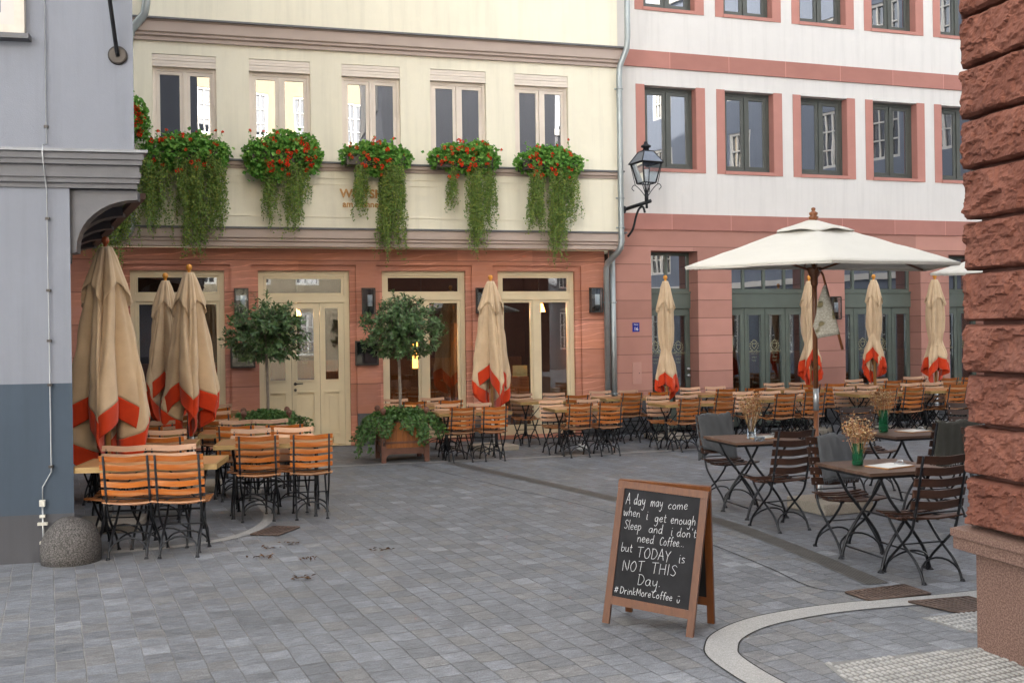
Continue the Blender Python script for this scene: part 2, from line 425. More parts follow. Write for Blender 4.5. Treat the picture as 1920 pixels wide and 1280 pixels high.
M = dict(
    pav=paver_mat(),
    yplaster=plaster("cream_yellow_render", (0.79, 0.735, 0.59)),
    wplaster=plaster("white_render", (0.63, 0.60, 0.57), 0.05),
    gplaster=plaster("grey_blue_render", (0.195, 0.207, 0.240)),
    gdark=plaster("slate_blue_paint", (0.056, 0.074, 0.098), 0.16),
    gplinth=plaster("dark_grey_plinth", (0.075, 0.075, 0.082), 0.18),
    trim=plain("mauve_grey_paint", (0.42, 0.33, 0.28), 0.5, 0.05, 2, 0.05),
    trimtop=plain("lead_flashing", (0.12, 0.12, 0.125), 0.5, 0.15, 6, 0.1),
    ystone=sandstone("veined_red_sandstone", (0.48, 0.225, 0.165), 0.50, 1.3, vein=0.5, var=0.13),
    wstone=sandstone("smooth_red_sandstone", (0.40, 0.205, 0.165), 0.3165, 1.6, var=0.07, z0=0.12),
    wband=sandstone("red_sandstone_band", (0.36, 0.165, 0.135), None, 1.18, var=0.08),
    wsurr=sandstone("red_sandstone_surround", (0.41, 0.19, 0.155), None, None, var=0.07),
    plinthst=speckle("basalt_plinth", (0.075, 0.075, 0.082), (0.125, 0.125, 0.13), 120),
    creamframe=plain("cream_frame_paint", (0.66, 0.55, 0.36), 0.38, 0.05, 3, 0.04),
    roseframe=plain("rose_beige_paint", (0.72, 0.63, 0.54), 0.45, 0.05, 3, 0.04),
    greenframe=plain("grey_green_paint", (0.105, 0.125, 0.105), 0.4, 0.08, 3, 0.05),
    darkframe=plain("dark_olive_frame", (0.075, 0.08, 0.07), 0.35, 0.08, 3, 0.03),
    upglass=glassmat("old_window_glass", 0.19, 0.07, 1.6, dark=(0.020, 0.022, 0.028)),
    wglass=glassmat("modern_window_glass", 0.27, 0.10, 1.3, dark=(0.014, 0.018, 0.024)),
    shopglass=glassmat("shop_glass", 0.095, 0.06, 1.0),
    iron=plain("black_wrought_iron", (0.018, 0.019, 0.022), 0.38, 0.3, 20, 0.2, 90, 0.4),
    darkmetal=plain("dark_bronze_metal", (0.05, 0.043, 0.038), 0.45, 0.2, 9, 0.1, 60, 0.5),
    zinc=plain("zinc_pipe", (0.34, 0.37, 0.37), 0.42, 0.12, 4, 0.1, 40, 0.6),
    steel=plain("galvanised_steel", (0.42, 0.43, 0.44), 0.4, 0.12, 10, 0.1, 60, 0.7),
    slat=wood("lacquered_slats", (0.30, 0.075, 0.010), (0.55, 0.175, 0.027), 'x', 0.36, weather=(0.50, 0.30, 0.17)),
    slatfront=wood("weathered_skylit_slat_fronts", (0.44, 0.25, 0.155), (0.60, 0.39, 0.265), 'x', 0.5),  # paler front and top faces: weathering, with sky light put into the colour too
    seatwood=wood("worn_seat_slats", (0.27, 0.09, 0.022), (0.48, 0.21, 0.075), 'x', 0.42, weather=(0.46, 0.33, 0.24)),
    darkslat=wood("dark_brown_slats", (0.034, 0.017, 0.012), (0.075, 0.036, 0.024), 'x', 0.35),
    darktop=wood("dark_brown_tabletop", (0.085, 0.050, 0.036), (0.15, 0.092, 0.066), 'x', 0.42),
    tabletop=wood("varnished_tabletop", (0.26, 0.12, 0.045), (0.38, 0.20, 0.09), 'x', 0.35),
    tableedge=wood("tan_table_edge", (0.20, 0.13, 0.045), (0.31, 0.21, 0.085), 'x', 0.4),
    tan=clothmat("tan_awning_cloth", (0.53, 0.39, 0.25), var=0.12),
    red=clothmat("vermilion_awning_cloth", (0.50, 0.042, 0.010), var=0.18),
    white=clothmat("off_white_canvas", (0.54, 0.515, 0.46), var=0.03),
    polewood=wood("parasol_pole_wood", (0.135, 0.047, 0.016), (0.23, 0.085, 0.033), 'z', 0.35),
    lightpole=wood("light_pole_wood", (0.38, 0.18, 0.06), (0.55, 0.30, 0.11), 'z', 0.35),
    knob=plain("varnished_knob", (0.62, 0.26, 0.04), 0.25, 0.15, 9, 0),
    granite=speckle("granite_slab", (0.28, 0.24, 0.19), (0.46, 0.41, 0.34), 170),
    bollard=speckle("grey_granite_bollard", (0.035, 0.032, 0.030), (0.19, 0.175, 0.168), 95, thr=(0.4, 0.66), bump=1.0),
    kerb=speckle("pale_granite_kerb", (0.25, 0.245, 0.235), (0.38, 0.375, 0.365), 150),
    drain=plain("drain_steel", (0.165, 0.158, 0.150), 0.6, 0.25, 8, 0.1, 60, 0.4),
    gap=plain("dark_gap", (0.015, 0.014, 0.013), 0.9, 0.2, 5, 0),
    slot=plain("shadowed_slot", (0.075, 0.07, 0.065), 0.8, 0.2, 5, 0),
    rust=plain("rusty_grate", (0.10, 0.068, 0.055), 0.65, 0.3, 14, 0.2, 60, 0.3),
    tact=plain("pale_tactile_paving", (0.29, 0.285, 0.275), 0.7, 0.2, 7, 0.2),
    tactbase=plain("tactile_slab", (0.17, 0.168, 0.162), 0.75, 0.25, 7, 0.2),
    rough=None,
    pplinth=speckle("brown_granite_plinth", (0.12, 0.066, 0.05), (0.27, 0.175, 0.14), 105, thr=(0.42, 0.64)),
    laurel=leafmat("laurel_leaf", [(0.035, 0.085, 0.026), (0.065, 0.135, 0.042), (0.11, 0.19, 0.065), (0.045, 0.10, 0.032), (0.15, 0.23, 0.09)], 0.36, 0.45, 0.18),
    bark=plain("laurel_bark", (0.20, 0.165, 0.135), 0.85, 0.2, 25, 0.5, 40),
    ivy=leafmat("ivy_leaf", [(0.035, 0.09, 0.02), (0.06, 0.14, 0.035), (0.10, 0.19, 0.06), (0.045, 0.11, 0.03), (0.15, 0.24, 0.06)], 0.45, 0.35, 0.2),
    geran=leafmat("geranium_leaf", [(0.05, 0.17, 0.02), (0.10, 0.28, 0.04), (0.19, 0.38, 0.07), (0.08, 0.22, 0.03), (0.14, 0.32, 0.05), (0.24, 0.40, 0.08)], 0.55, 0.3, 0.25),
    trail=leafmat("trailing_leaf", [(0.09, 0.17, 0.03), (0.15, 0.25, 0.05), (0.23, 0.33, 0.075), (0.33, 0.36, 0.07), (0.12, 0.21, 0.045), (0.17, 0.28, 0.06)], 0.6, 0.3, 0.25),
    geflower=leafmat("geranium_flower", [(0.72, 0.045, 0.012), (0.85, 0.09, 0.03), (0.62, 0.03, 0.012)], 0.55, 0.25, 0.2),
    planterwood=wood("planter_wood", (0.27, 0.085, 0.02), (0.44, 0.17, 0.045), 'z', 0.45),
    planterpost=plain("rusted_post", (0.14, 0.062, 0.042), 0.6, 0.2, 12, 0.2),
    felt=clothmat("dark_grey_felt", (0.068, 0.071, 0.076), 0.95, var=0.14),
    shawl=clothmat("olive_grey_shawl", (0.058, 0.056, 0.046), 0.95, var=0.2),
    greenglass=None,
    paper=plain("white_paper", (0.58, 0.565, 0.53), 0.7, 0.03, 6, 0),
    chalk=plain("chalk", (0.60, 0.62, 0.64), 0.9, 0.15, 60, 0),
    boardwood=wood("sign_frame_wood", (0.085, 0.026, 0.005), (0.145, 0.047, 0.009), 'z', 0.4),
    slate=plain("chalkboard_black", (0.014, 0.014, 0.016), 0.7, 0.4, 5, 0.05, 60, 0.0, 0.15),
    gold=plain("wooden_letters", (0.52, 0.27, 0.085), 0.5, 0.15, 20, 0.1),
    bluesign=plain("blue_enamel", (0.02, 0.03, 0.24), 0.25, 0.05, 4, 0),
    enamelw=plain("white_enamel", (0.75, 0.76, 0.78), 0.3, 0.03, 4, 0),
    hatch=plain("pink_hatch", (0.44, 0.235, 0.19), 0.6, 0.05, 5, 0.05),
    decal=plain("pale_gold_decal", (0.36, 0.34, 0.20), 0.6, 0.05, 5, 0),
    interior=plain("dark_interior_wall", (0.055, 0.036, 0.028), 0.8, 0.4, 1.2, 0),
    interfloor=plain("interior_floor", (0.09, 0.05, 0.03), 0.5, 0.3, 2, 0),
    interwood=wood("interior_wood", (0.10, 0.04, 0.015), (0.20, 0.085, 0.03), 'z', 0.5),
    frost=plain("frosted_cylinder", (0.78, 0.74, 0.72), 0.4, 0.02, 4, 0),
    lampglow=emis("lit_lamp_shade", (1.0, 0.34, 0.07), 2.2),
    amber_glow=emis("amber_panel_bottle_glow", (1.0, 0.42, 0.08), 0.9),
    clear=glassmat("clear_glass", 0.02, 0.0, 1.0, tint=(0.82, 0.88, 0.92)),
    dried=leafmat("dried_flowers", [(0.30, 0.10, 0.05), (0.42, 0.24, 0.10), (0.52, 0.38, 0.20), (0.24, 0.06, 0.035), (0.6, 0.5, 0.32)], 0.8, 0.1, 0.2),
    litter=leafmat("dead_leaf", [(0.05, 0.03, 0.02), (0.10, 0.055, 0.03), (0.035, 0.022, 0.018)], 0.8, 0.1, 0.05),
    roof=plain("slate_roof", (0.07, 0.072, 0.08), 0.6, 0.2, 5, 0.2),
)
def _mk():
    t = NT("rock_faced_sandstone"); co = t.coord()
    f = t.noise(co, 5, 8, 0.65)
    c = t.ramp(f, [(0.25, (0.11, 0.040, 0.028)), (0.5, (0.172, 0.068, 0.047)), (0.75, (0.25, 0.108, 0.078))])
    c = t.mix(t.ramp(t.noise(co, 1.6, 4), [(0.5, (0, 0, 0)), (0.75, (0.5, 0.5, 0.5))]), c, (0.21, 0.105, 0.083))
    t.bump(t.math('ADD', t.noise(co, 70, 5, 0.7), t.math('MULTIPLY', t.noise(co, 22, 4), 1.5)), 0.6, 0.012)
    M['rough'] = t.done(c, 0.9, 0, 0.2)
    t = NT("green_bottle_glass")
    t.b.inputs['Transmission Weight'].default_value = 0.55; t.b.inputs['IOR'].default_value = 1.3
    M['greenglass'] = t.done((0.015, 0.13, 0.055), 0.06)
    t = NT("newsprint"); co = t.coord(); x, y, z = t.sep(co)
    lines = t.math('GREATER_THAN', t.math('FRACT', t.math('MULTIPLY', z, 70.0)), 0.5)
    wrd = t.math('GREATER_THAN', t.noise(t.map(co, (60, 60, 70)), 1.0, 1), 0.45)
    ink = t.math('MULTIPLY', t.math('MULTIPLY', lines, wrd), 0.5)
    c = t.mix(ink, (0.44, 0.41, 0.34), (0.12, 0.12, 0.11))
    pic = t.ramp(t.noise(t.map(co, (7, 7, 9)), 1.0, 0), [(0.60, (0, 0, 0)), (0.63, (1, 1, 1))])
    c = t.mix(t.math('MULTIPLY', pic, 0.85), c, t.ramp(t.noise(co, 40, 4), [(0.3, (0.05, 0.055, 0.03)), (0.7, (0.26, 0.20, 0.08))]))
    M['news'] = t.done(c, 0.85, 0, 0.1)
_mk()

AY, AW, AG = R_(15.1), R_(17.9), R_(12.0)
OY, OW, OG = (1.62, 17.57), (1.73, 17.60), (-3.53, 8.12)
AP = math.atan2(-0.961, 0.275)
OP = (2.53, 5.56)

def holes_wall(mb, x0, x1, z0, z1, y, holes, depth, m=0, mr=None):
    """front sheet at y with rectangular openings, reveals running back by depth"""
    mr = m if mr is None else mr
    xs = sorted({x0, x1, *[h[0] for h in holes], *[h[1] for h in holes]})
    zs = sorted({z0, z1, *[h[2] for h in holes], *[h[3] for h in holes]})
    xs = [x for x in xs if x0 <= x <= x1]; zs = [z for z in zs if z0 <= z <= z1]
    for i in range(len(xs) - 1):
        for j in range(len(zs) - 1):
            cx, cz = (xs[i] + xs[i + 1]) / 2, (zs[j] + zs[j + 1]) / 2
            if any(h[0] < cx < h[1] and h[2] < cz < h[3] for h in holes): continue
            mb.quad((xs[i], y, zs[j]), (xs[i + 1], y, zs[j]), (xs[i + 1], y, zs[j + 1]), (xs[i], y, zs[j + 1]), m)
    for a, b, c, d in holes:
        yb = y + depth
        mb.quad((a, y, c), (a, yb, c), (a, yb, d), (a, y, d), mr)
        mb.quad((b, y, c), (b, y, d), (b, yb, d), (b, yb, c), mr)
        mb.quad((a, y, d), (a, yb, d), (b, yb, d), (b, y, d), mr)
        mb.quad((a, y, c), (b, y, c), (b, yb, c), (a, yb, c), mr)

def frame_rect(mb, x0, x1, z0, z1, y, w, d, m=0, wb=None):
    wb = w if wb is None else wb
    mb.box(x0, x0 + w, y, y + d, z0, z1, m)
    mb.box(x1 - w, x1, y, y + d, z0, z1, m)
    mb.box(x0 + w, x1 - w, y, y + d, z1 - w, z1, m)
    mb.box(x0 + w, x1 - w, y, y + d, z0, z0 + wb, m)

def pane(x0, x1, z0, z1, y, mat, parent, name='pane'):
    b = MB(); b.box(x0, x1, y, y + 0.006, z0, z1)
    return b.build(name, mat, parent)

# ------------------------------------------------------------------ ground
g = MB(); g.quad((-60, -60, 0), (60, -60, 0), (60, 60, 0), (-60, 60, 0))
struct(g.build('ground', M['pav']))

def band(name, outer, inner, z, mat):
    b = MB()
    n = min(len(outer), len(inner))
    for i in range(n - 1):
        b.quad((*outer[i], z), (*outer[i + 1], z), (*inner[i + 1], z), (*inner[i], z))
    return struct(b.build(name, mat))

def smooth_poly(pts, n=6):
    out = []
    for i in range(len(pts) - 1):
        p0 = Vector(pts[max(i - 1, 0)]); p1 = Vector(pts[i]); p2 = Vector(pts[i + 1]); p3 = Vector(pts[min(i + 2, len(pts) - 1)])
        for k in range(n):
            t = k / n
            out.append(0.5 * ((2 * p1) + (p2 - p0) * t + (2 * p0 - 5 * p1 + 4 * p2 - p3) * t * t + (3 * p1 - p0 - 3 * p2 + p3) * t ** 3))
    out.append(Vector(pts[-1]))
    return out

def offset_strip(center, w):
    L, Rr = [], []
    for i, p in enumerate(center):
        t = (center[min(i + 1, len(center) - 1)] - center[max(i - 1, 0)]).normalized()
        n = Vector((-t.y, t.x))
        L.append(tuple(p + n * w / 2)); Rr.append(tuple(p - n * w / 2))
    return L, Rr

# pale kerb bands set flush in the paving
lc = smooth_poly([(-3.40, 8.38), (-2.97, 8.55), (-2.62, 8.80), (-2.43, 9.12), (-2.37, 9.60), (-2.45, 10.12), (-2.68, 10.75), (-2.95, 11.6), (-3.05, 12.5), (-2.92, 13.3), (-2.62, 13.72), (-2.0, 13.93), (-0.17, 14.38), (1.87, 14.98), (2.9, 15.33), (6.0, 16.33), (12.0, 18.28)])
wl = offset_strip(lc, 0.11)
band('kerb_band', wl[0], wl[1], 0.004, M['kerb'])
rc = smooth_poly([(6.0, 8.0), (4.5, 7.28), (3.05, 6.68), (2.12, 6.435), (1.68, 6.25), (1.41, 6.07), (1.22, 5.845), (1.145, 5.655), (1.125, 5.48), (1.195, 5.185), (1.30, 4.9), (1.5, 4.4), (1.9, 3.6)])
wl = offset_strip(rc, 0.175)
band('kerb_band', wl[0], wl[1], 0.004, M['kerb'])
# dark joint beside the right band
for off, nm in ((0.092, 'kerb_joint'), (-0.092, 'kerb_joint')):
    cen = [Vector(p) for p in offset_strip(rc, off * 2)[0]]
    wl = offset_strip(cen, 0.008)
    band(nm, wl[0], wl[1], 0.0045, M['gap'])

# slotted drainage channel
dc = smooth_poly([(-0.86, 14.0), (0.30, 12.08), (1.09, 10.72), (1.60, 9.85), (1.92, 9.35), (2.27, 8.1), (2.50, 7.0)], 8)
wl = offset_strip(dc, 0.18)
band('drain_channel', wl[0], wl[1], 0.004, M['drain'])
for k in range(7):
    cen = [Vector(p) for p in offset_strip(dc, 2 * (-0.072 + 0.024 * k))[0]]
    w2 = offset_strip(cen, 0.009)
    band('drain_slot', w2[0], w2[1], 0.008, M['slot'])
# long expansion joint to the left of the drain
jc = smooth_poly([(-1.4, 13.9), (-0.1, 11.7), (0.75, 10.3), (1.5, 8.7), (1.86, 7.6), (2.02, 6.95), (2.22, 6.80)], 8)
wl = offset_strip(jc, 0.009)
band('paving_joint', wl[0], wl[1], 0.004, M['gap'])

def grate(name, p0, p1, p2, p3, nb, label):
    # bars between edge p0-p1 and p3-p2
    o = thing(name, label, 'drain grate', (0, 0, 0))
    b = MB(); z = 0.006
    b.quad((*p0, z), (*p1, z), (*p2, z), (*p3, z)); b.build('pit', M['gap'], o)
    b = MB()
    P = [Vector(p) for p in (p0, p1, p2, p3)]
    for k in range(nb):
        a, c = (k + 0.18) / nb, (k + 0.72) / nb
        q = [P[0].lerp(P[1], a), P[0].lerp(P[1], c), P[3].lerp(P[2], c), P[3].lerp(P[2], a)]
        b.prism([tuple(v) for v in q], 'z', 0.004, 0.012)
    for a, c in ((P[0], P[3]), (P[1], P[2]), (P[0], P[1]), (P[3], P[2])):
        b.tube([(a.x, a.y, 0.01), (c.x, c.y, 0.01)], 0.008, 4)
    b.build('grille', M['rust'], o)
grate('drain_grate', (2.20, 6.76), (2.66, 6.93), (2.74, 6.69), (2.28, 6.56), 14, 'reddish slotted drain grate beside the pale kerb arc near the bistro tables')
grate('drain_grate', (-2.36, 9.05), (-2.10, 9.00), (-1.99, 9.37), (-2.25, 9.42), 7, 'rusty square drain grate beside the curved kerb left of centre')
grate('drain_grate', (2.52, 6.50), (2.95, 6.60), (3.06, 6.32), (2.72, 6.24), 9, 'grey slotted drain grate between the kerb arc and the stone pillar')

def tactile(poly, d1, org, n, m_, label):
    o = thing('tactile_paving', label, 'tactile paving')
    b = MB(); b.prism(poly, 'z', -0.02, 0.004); b.build('slab', M['tactbase'], o)
    b = MB(); d1 = Vector(d1).normalized(); d2 = Vector((d1.y, -d1.x))
    def inside(p):
        c = False
        for i in range(len(poly)):
            (x1, y1), (x2, y2) = poly[i], poly[i - 1]
            if (y1 > p.y) != (y2 > p.y) and p.x < (x2 - x1) * (p.y - y1) / (y2 - y1) + x1: c = not c
        return c
    for i in range(n):
        for j in range(m_):
            p = Vector(org) + d1 * (i * 0.06) + d2 * (j * 0.036)
            if inside(p) and inside(p + d1 * 0.04):
                q = p + d1 * 0.042; w = d2 * 0.017
                t0 = [p, q, q + w, p + w]; k = len(b.v)
                ins = d1 * 0.006 + d2 * 0.004; ins2 = -d1 * 0.006 + d2 * 0.004; ins3 = -d1 * 0.006 - d2 * 0.004; ins4 = d1 * 0.006 - d2 * 0.004
                for v in t0: b.v.append((v.x, v.y, 0.004))
                for v, e in zip(t0, (ins, ins2, ins3, ins4)): b.v.append((v.x + e.x, v.y + e.y, 0.0105))
                for a in range(4):
                    b.face((k + a, k + (a + 1) % 4, k + 4 + (a + 1) % 4, k + 4 + a))
                b.face((k + 4, k + 5, k + 6, k + 7))
    b.build('bump', M['tact'], o)['kind'] = 'stuff'
tactile([(1.62, 5.34), (2.56, 5.585), (2.95, 4.2), (2.2, 4.0), (1.66, 4.9)], (-0.45, 1), (2.1, 3.6), 60, 60, 'pale ribbed tactile paving at the foot of the stone pillar')
tactile([(2.46, 6.16), (2.86, 6.30), (2.80, 5.72), (2.60, 5.86)], (-0.45, 1), (2.35, 5.5), 40, 60, 'small pale tactile patch beyond the pillar base beside the grate')

# ------------------------------------------------------------------ YELLOW HOUSE
Y = thing('yellow_house', 'cream yellow house with red sandstone shopfront and five windows of flower boxes', 'house', (*OY, 0), AY)
open4 = [(-7.75, -6.35), (-5.83, -4.39), (-3.86, -2.46), (-1.90, -0.53)]
b = MB()
outer = [(a - 0.1, c + 0.1, 0.0 if i == 1 else 0.06, 2.93) for i, (a, c) in enumerate(open4)]
holes_wall(b, -13, 0.0, 0, 3.19, 0.0, outer, 0.05)
b2h = [(a, c, 0.0 if i == 1 else 0.06, 2.84) for i, (a, c) in enumerate(open4)]
for (a, c, z0, z1), (oa, oc, oz0, oz1) in zip(b2h, outer):
    holes_wall(b, oa, oc, oz0, oz1, 0.05, [(a, c, z0, z1)], 0.17)
b.quad((0, 0, 0), (0, 5, 0), (0, 5, 3.19), (0, 0, 3.19))
b.build('ground_floor_wall', M['ystone'], Y)
for x0, x1 in ((-13, -7.85), (-6.25, -5.93), (-4.29, -3.96), (-2.36, -2.0), (-0.43, 0.003)):
    b = MB(); b.box(x0, x1, -0.012, 0.045, 0, 0.52)
    b.build('plinth', M['plinthst'], Y)
wx = [-7.35 + 1.42 * k for k in range(-3, 5)]
wo = [(x, x + 0.93, 4.62, 6.09) for x in wx]
wo2 = [(x, x + 0.93, 7.5, 8.97) for x in wx]
b = MB()
holes_wall(b, -13, 0.16, 3.2, 15.0, -0.35, wo + wo2, 0.16)
b.quad((0.16, -0.35, 3.2), (0.16, 5, 3.2), (0.16, 5, 15), (0.16, -0.35, 15))
b.quad((-13, -0.35, 3.2), (0.16, -0.35, 3.2), (0.16, 0.02, 3.2), (-13, 0.02, 3.2))
b.quad((-13, 5, 0), (0.16, 5, 0), (0.16, 5, 15), (-13, 5, 15))
b.build('upper_wall', M['yplaster'], Y)
b = MB()
b.prism([(-0.6, 15), (5.2, 15), (2.3, 17.5)], 'x', -13, 0.3); b.build('roof', M['roof'], Y)

def moulding(parent, x0, x1, y, prof, mat, top=None, ret=0.0, name='cornice'):
    """prof: list of (out, z) from bottom to top measured outward from y"""
    b = MB()
    poly = [(y + 0.02, prof[0][1])] + [(y - o, z) for o, z in prof] + [(y + 0.02, prof[-1][1])]
    b.prism(poly, 'x', x0, x1)
    o = b.build(name, mat, parent)
    if top:
        t = MB(); zt = prof[-1][1]; po = max(p[0] for p in prof)
        t.box(x0, x1 + 0.03, y - po - 0.03, y + 0.02, zt + 0.002, zt + 0.03)
        t.build('flashing', top, o)
    return o
moulding(Y, -13, 0.22, -0.35, [(0.05, 6.28), (0.05, 6.33), (0.09, 6.35), (0.09, 6.38), (0.12, 6.40), (0.12, 6.55), (0.15, 6.57)], M['trim'], M['trimtop'])
moulding(Y, -13, 0.20, -0.35, [(0.02, 4.385), (0.03, 4.42), (0.06, 4.44), (0.06, 4.49)], M['trim'], M['trimtop'], name='sill_band')
moulding(Y, -13, 0.22, -0.35, [(0.02, 3.19), (0.02, 3.25), (0.05, 3.27), (0.05, 3.30), (0.08, 3.32), (0.08, 3.45)], M['trim'], M['trimtop'], name='beam')
b = MB()
for z, w in ((4.27, 0.012), (4.17, 0.018), (3.655, 0.02)):
    b.box(-13, -0.62, -0.362, -0.345, z, z + w)
b.box(-0.64, -0.62, -0.362, -0.345, 3.655, 4.188)
b.build('panel_moulding', M['yplaster'], Y)

def casement(parent, x0, x1, z0, z1, y, mat, glass, fw=0.055, sash=0.045, name='window', box=None):
    b = MB()
    frame_rect(b, x0, x1, z0, z1, y, fw, 0.06)
    xm = (x0 + x1) / 2
    b.box(xm - 0.022, xm + 0.022, y - 0.008, y + 0.05, z0 + fw, z1 - fw)
    for a, c in ((x0 + fw, xm - 0.024), (xm + 0.024, x1 - fw)):
        frame_rect(b, a + 0.003, c - 0.003, z0 + fw + 0.003, z1 - fw - 0.003, y + 0.01, sash, 0.045)
    o = b.build(name, mat, parent)
    for a, c in ((x0 + fw, xm - 0.024), (xm + 0.024, x1 - fw)):
        pane(a + sash, c - sash, z0 + fw + sash, z1 - fw - sash, y + 0.032, glass, o)
    return o
for (x0, x1, z0, z1) in wo + wo2:
    w = casement(Y, x0, x1, z0, z1 - 0.19, -0.27, M['roseframe'], M['upglass'], 0.05, 0.05)
    b = MB()
    for k in range(4):
        b.box(x0 + 0.002, x1 - 0.002, -0.345 + 0.004 * (k % 2), -0.25, z1 - 0.185 + k * 0.046, z1 - 0.185 + k * 0.046 + 0.041)
    b.box(x1 - 0.05, x1 - 0.035, -0.33, -0.315, z1 - 0.75, z1 - 0.2)
    b.build('blind_box', M['roseframe'], w)

# shop windows and door in the ground floor
def shopwin(x0, x1):
    b = MB(); y = 0.13
    frame_rect(b, x0, x1, 0.06, 2.84, y, 0.075, 0.09, wb=0.12)
    b.box(x0 + 0.075, x1 - 0.075, y - 0.01, y + 0.07, 2.36, 2.47)
    xm = (x0 + x1) / 2
    b.box(xm - 0.05, xm + 0.05, y + 0.005, y + 0.07, 0.18, 2.36)
    frame_rect(b, x0 + 0.078, x1 - 0.078, 2.473, 2.762, y + 0.015, 0.03, 0.05)
    frame_rect(b, x0 + 0.078, xm - 0.052, 0.183, 2.357, y + 0.018, 0.045, 0.05)
    frame_rect(b, xm + 0.052, x1 - 0.078, 0.183, 2.357, y + 0.018, 0.045, 0.05)
    o = b.build('shop_window', M['creamframe'], Y)
    pane(x0 + 0.1, x1 - 0.1, 2.5, 2.735, y + 0.045, M['shopglass'], o)
    pane(x0 + 0.115, xm - 0.09, 0.22, 2.32, y + 0.045, M['shopglass'], o)
    pane(xm + 0.09, x1 - 0.115, 0.22, 2.32, y + 0.045, M['shopglass'], o)
for i in (0, 2, 3): shopwin(*open4[i])

x0, x1 = open4[1]
b = MB(); y = 0.13
frame_rect(b, x0, x1, 0.0, 2.84, y, 0.085, 0.1, wb=0.02)
b.box(x0 + 0.085, x1 - 0.085, y - 0.012, y + 0.08, 2.33, 2.44)
frame_rect(b, x0 + 0.088, x1 - 0.088, 2.443, 2.752, y + 0.015, 0.04, 0.05)
dr = b.build('door_frame', M['creamframe'], Y)
pane(x0 + 0.12, x1 - 0.12, 2.47, 2.72, y + 0.045, M['shopglass'], dr)
def leaf(lx0, lx1, gx0, gx1, handle=False, slab=0.0):
    b = MB(); yy = y + 0.012 + slab
    b.box(lx0, gx0, yy, yy + 0.05, 0.03, 2.325); b.box(gx1, lx1, yy, yy + 0.05, 0.03, 2.325)
    b.box(gx0, gx1, yy, yy + 0.05, 2.235, 2.325); b.box(gx0, gx1, yy, yy + 0.05, 0.88, 1.08)
    b.box(gx0, gx1, yy + 0.016, yy + 0.05, 0.2, 0.88); b.box(gx0, gx1, yy, yy + 0.05, 0.03, 0.2)
    frame_rect(b, gx0 - 0.02, gx1 + 0.02, 1.06, 2.255, yy - 0.014, 0.022, 0.013)
    frame_rect(b, gx0 - 0.02, gx1 + 0.02, 0.19, 0.90, yy - 0.014, 0.026, 0.013)
    b.box(gx0 + 0.06, gx1 - 0.06, yy + 0.004, yy + 0.015, 0.27, 0.81)
    o = b.build('door', M['creamframe'], Y)
    pane(gx0 + 0.003, gx1 - 0.003, 1.083, 2.232, yy + 0.025, M['shopglass'], o)
    if handle:
        h = MB(); hx = lx0 + 0.05
        h.lathe([(0.026, 0), (0.026, 0.01)], 0, 0, 14)
        h.v = [(hx + v[0], yy - v[2] - 0.001, 1.02 + v[1]) for v in h.v]
        k = len(h.v)
        h2 = MB(); h2.lathe([(0.024, 0), (0.024, 0.01)], 0, 0, 14)
        h2.v = [(hx + v[0], yy - v[2] - 0.001, 0.92 + v[1]) for v in h2.v]
        for f in h2.f: h.face(tuple(i + k for i in f))
        h.v += h2.v
        h.tube([(hx, yy, 1.02), (hx, yy - 0.045, 1.02), (hx + 0.12, yy - 0.05, 1.025)], 0.009, 8)
        h.build('handle', M['darkmetal'], o)
leaf(-5.74, -5.325, -5.66, -5.42)
leaf(-5.318, -4.875, -5.235, -4.965, True)
leaf(-4.868, -4.478, -4.785, -4.57)

def textmesh(name, txt, size, mat, parent, loc, rot, extrude=0.0, align='CENTER', bold=0.0):
    cu = bpy.data.curves.new(name, 'FONT'); cu.body = txt; cu.size = size; cu.extrude = extrude
    cu.align_x = align; cu.resolution_u = 3; cu.offset = bold
    tmp = bpy.data.objects.new(name, cu); C.objects.link(tmp)
    dg = bpy.context.evaluated_depsgraph_get()
    me = bpy.data.meshes.new_from_object(tmp.evaluated_get(dg))
    bpy.data.objects.remove(tmp); me.name = name
    me.materials.clear(); me.materials.append(mat)
    o = link(name, me, parent, loc); o.rotation_euler = rot
    return o
FR = (R_(90), 0, 0)
sg = thing('wall_lettering', 'orange raised shop-name lettering half hidden by the third flower box', 'sign', (*OY, 0), AY)
textmesh('shop_name', 'WIRTSHAUS', 0.185, M['gold'], sg, (-4.05, -0.365, 3.975), FR, 0.014, bold=0.005)
textmesh('street_name', 'am Hühnermarkt', 0.135, M['gold'], sg, (-4.05, -0.365, 3.825), FR, 0.012, bold=0.0025)

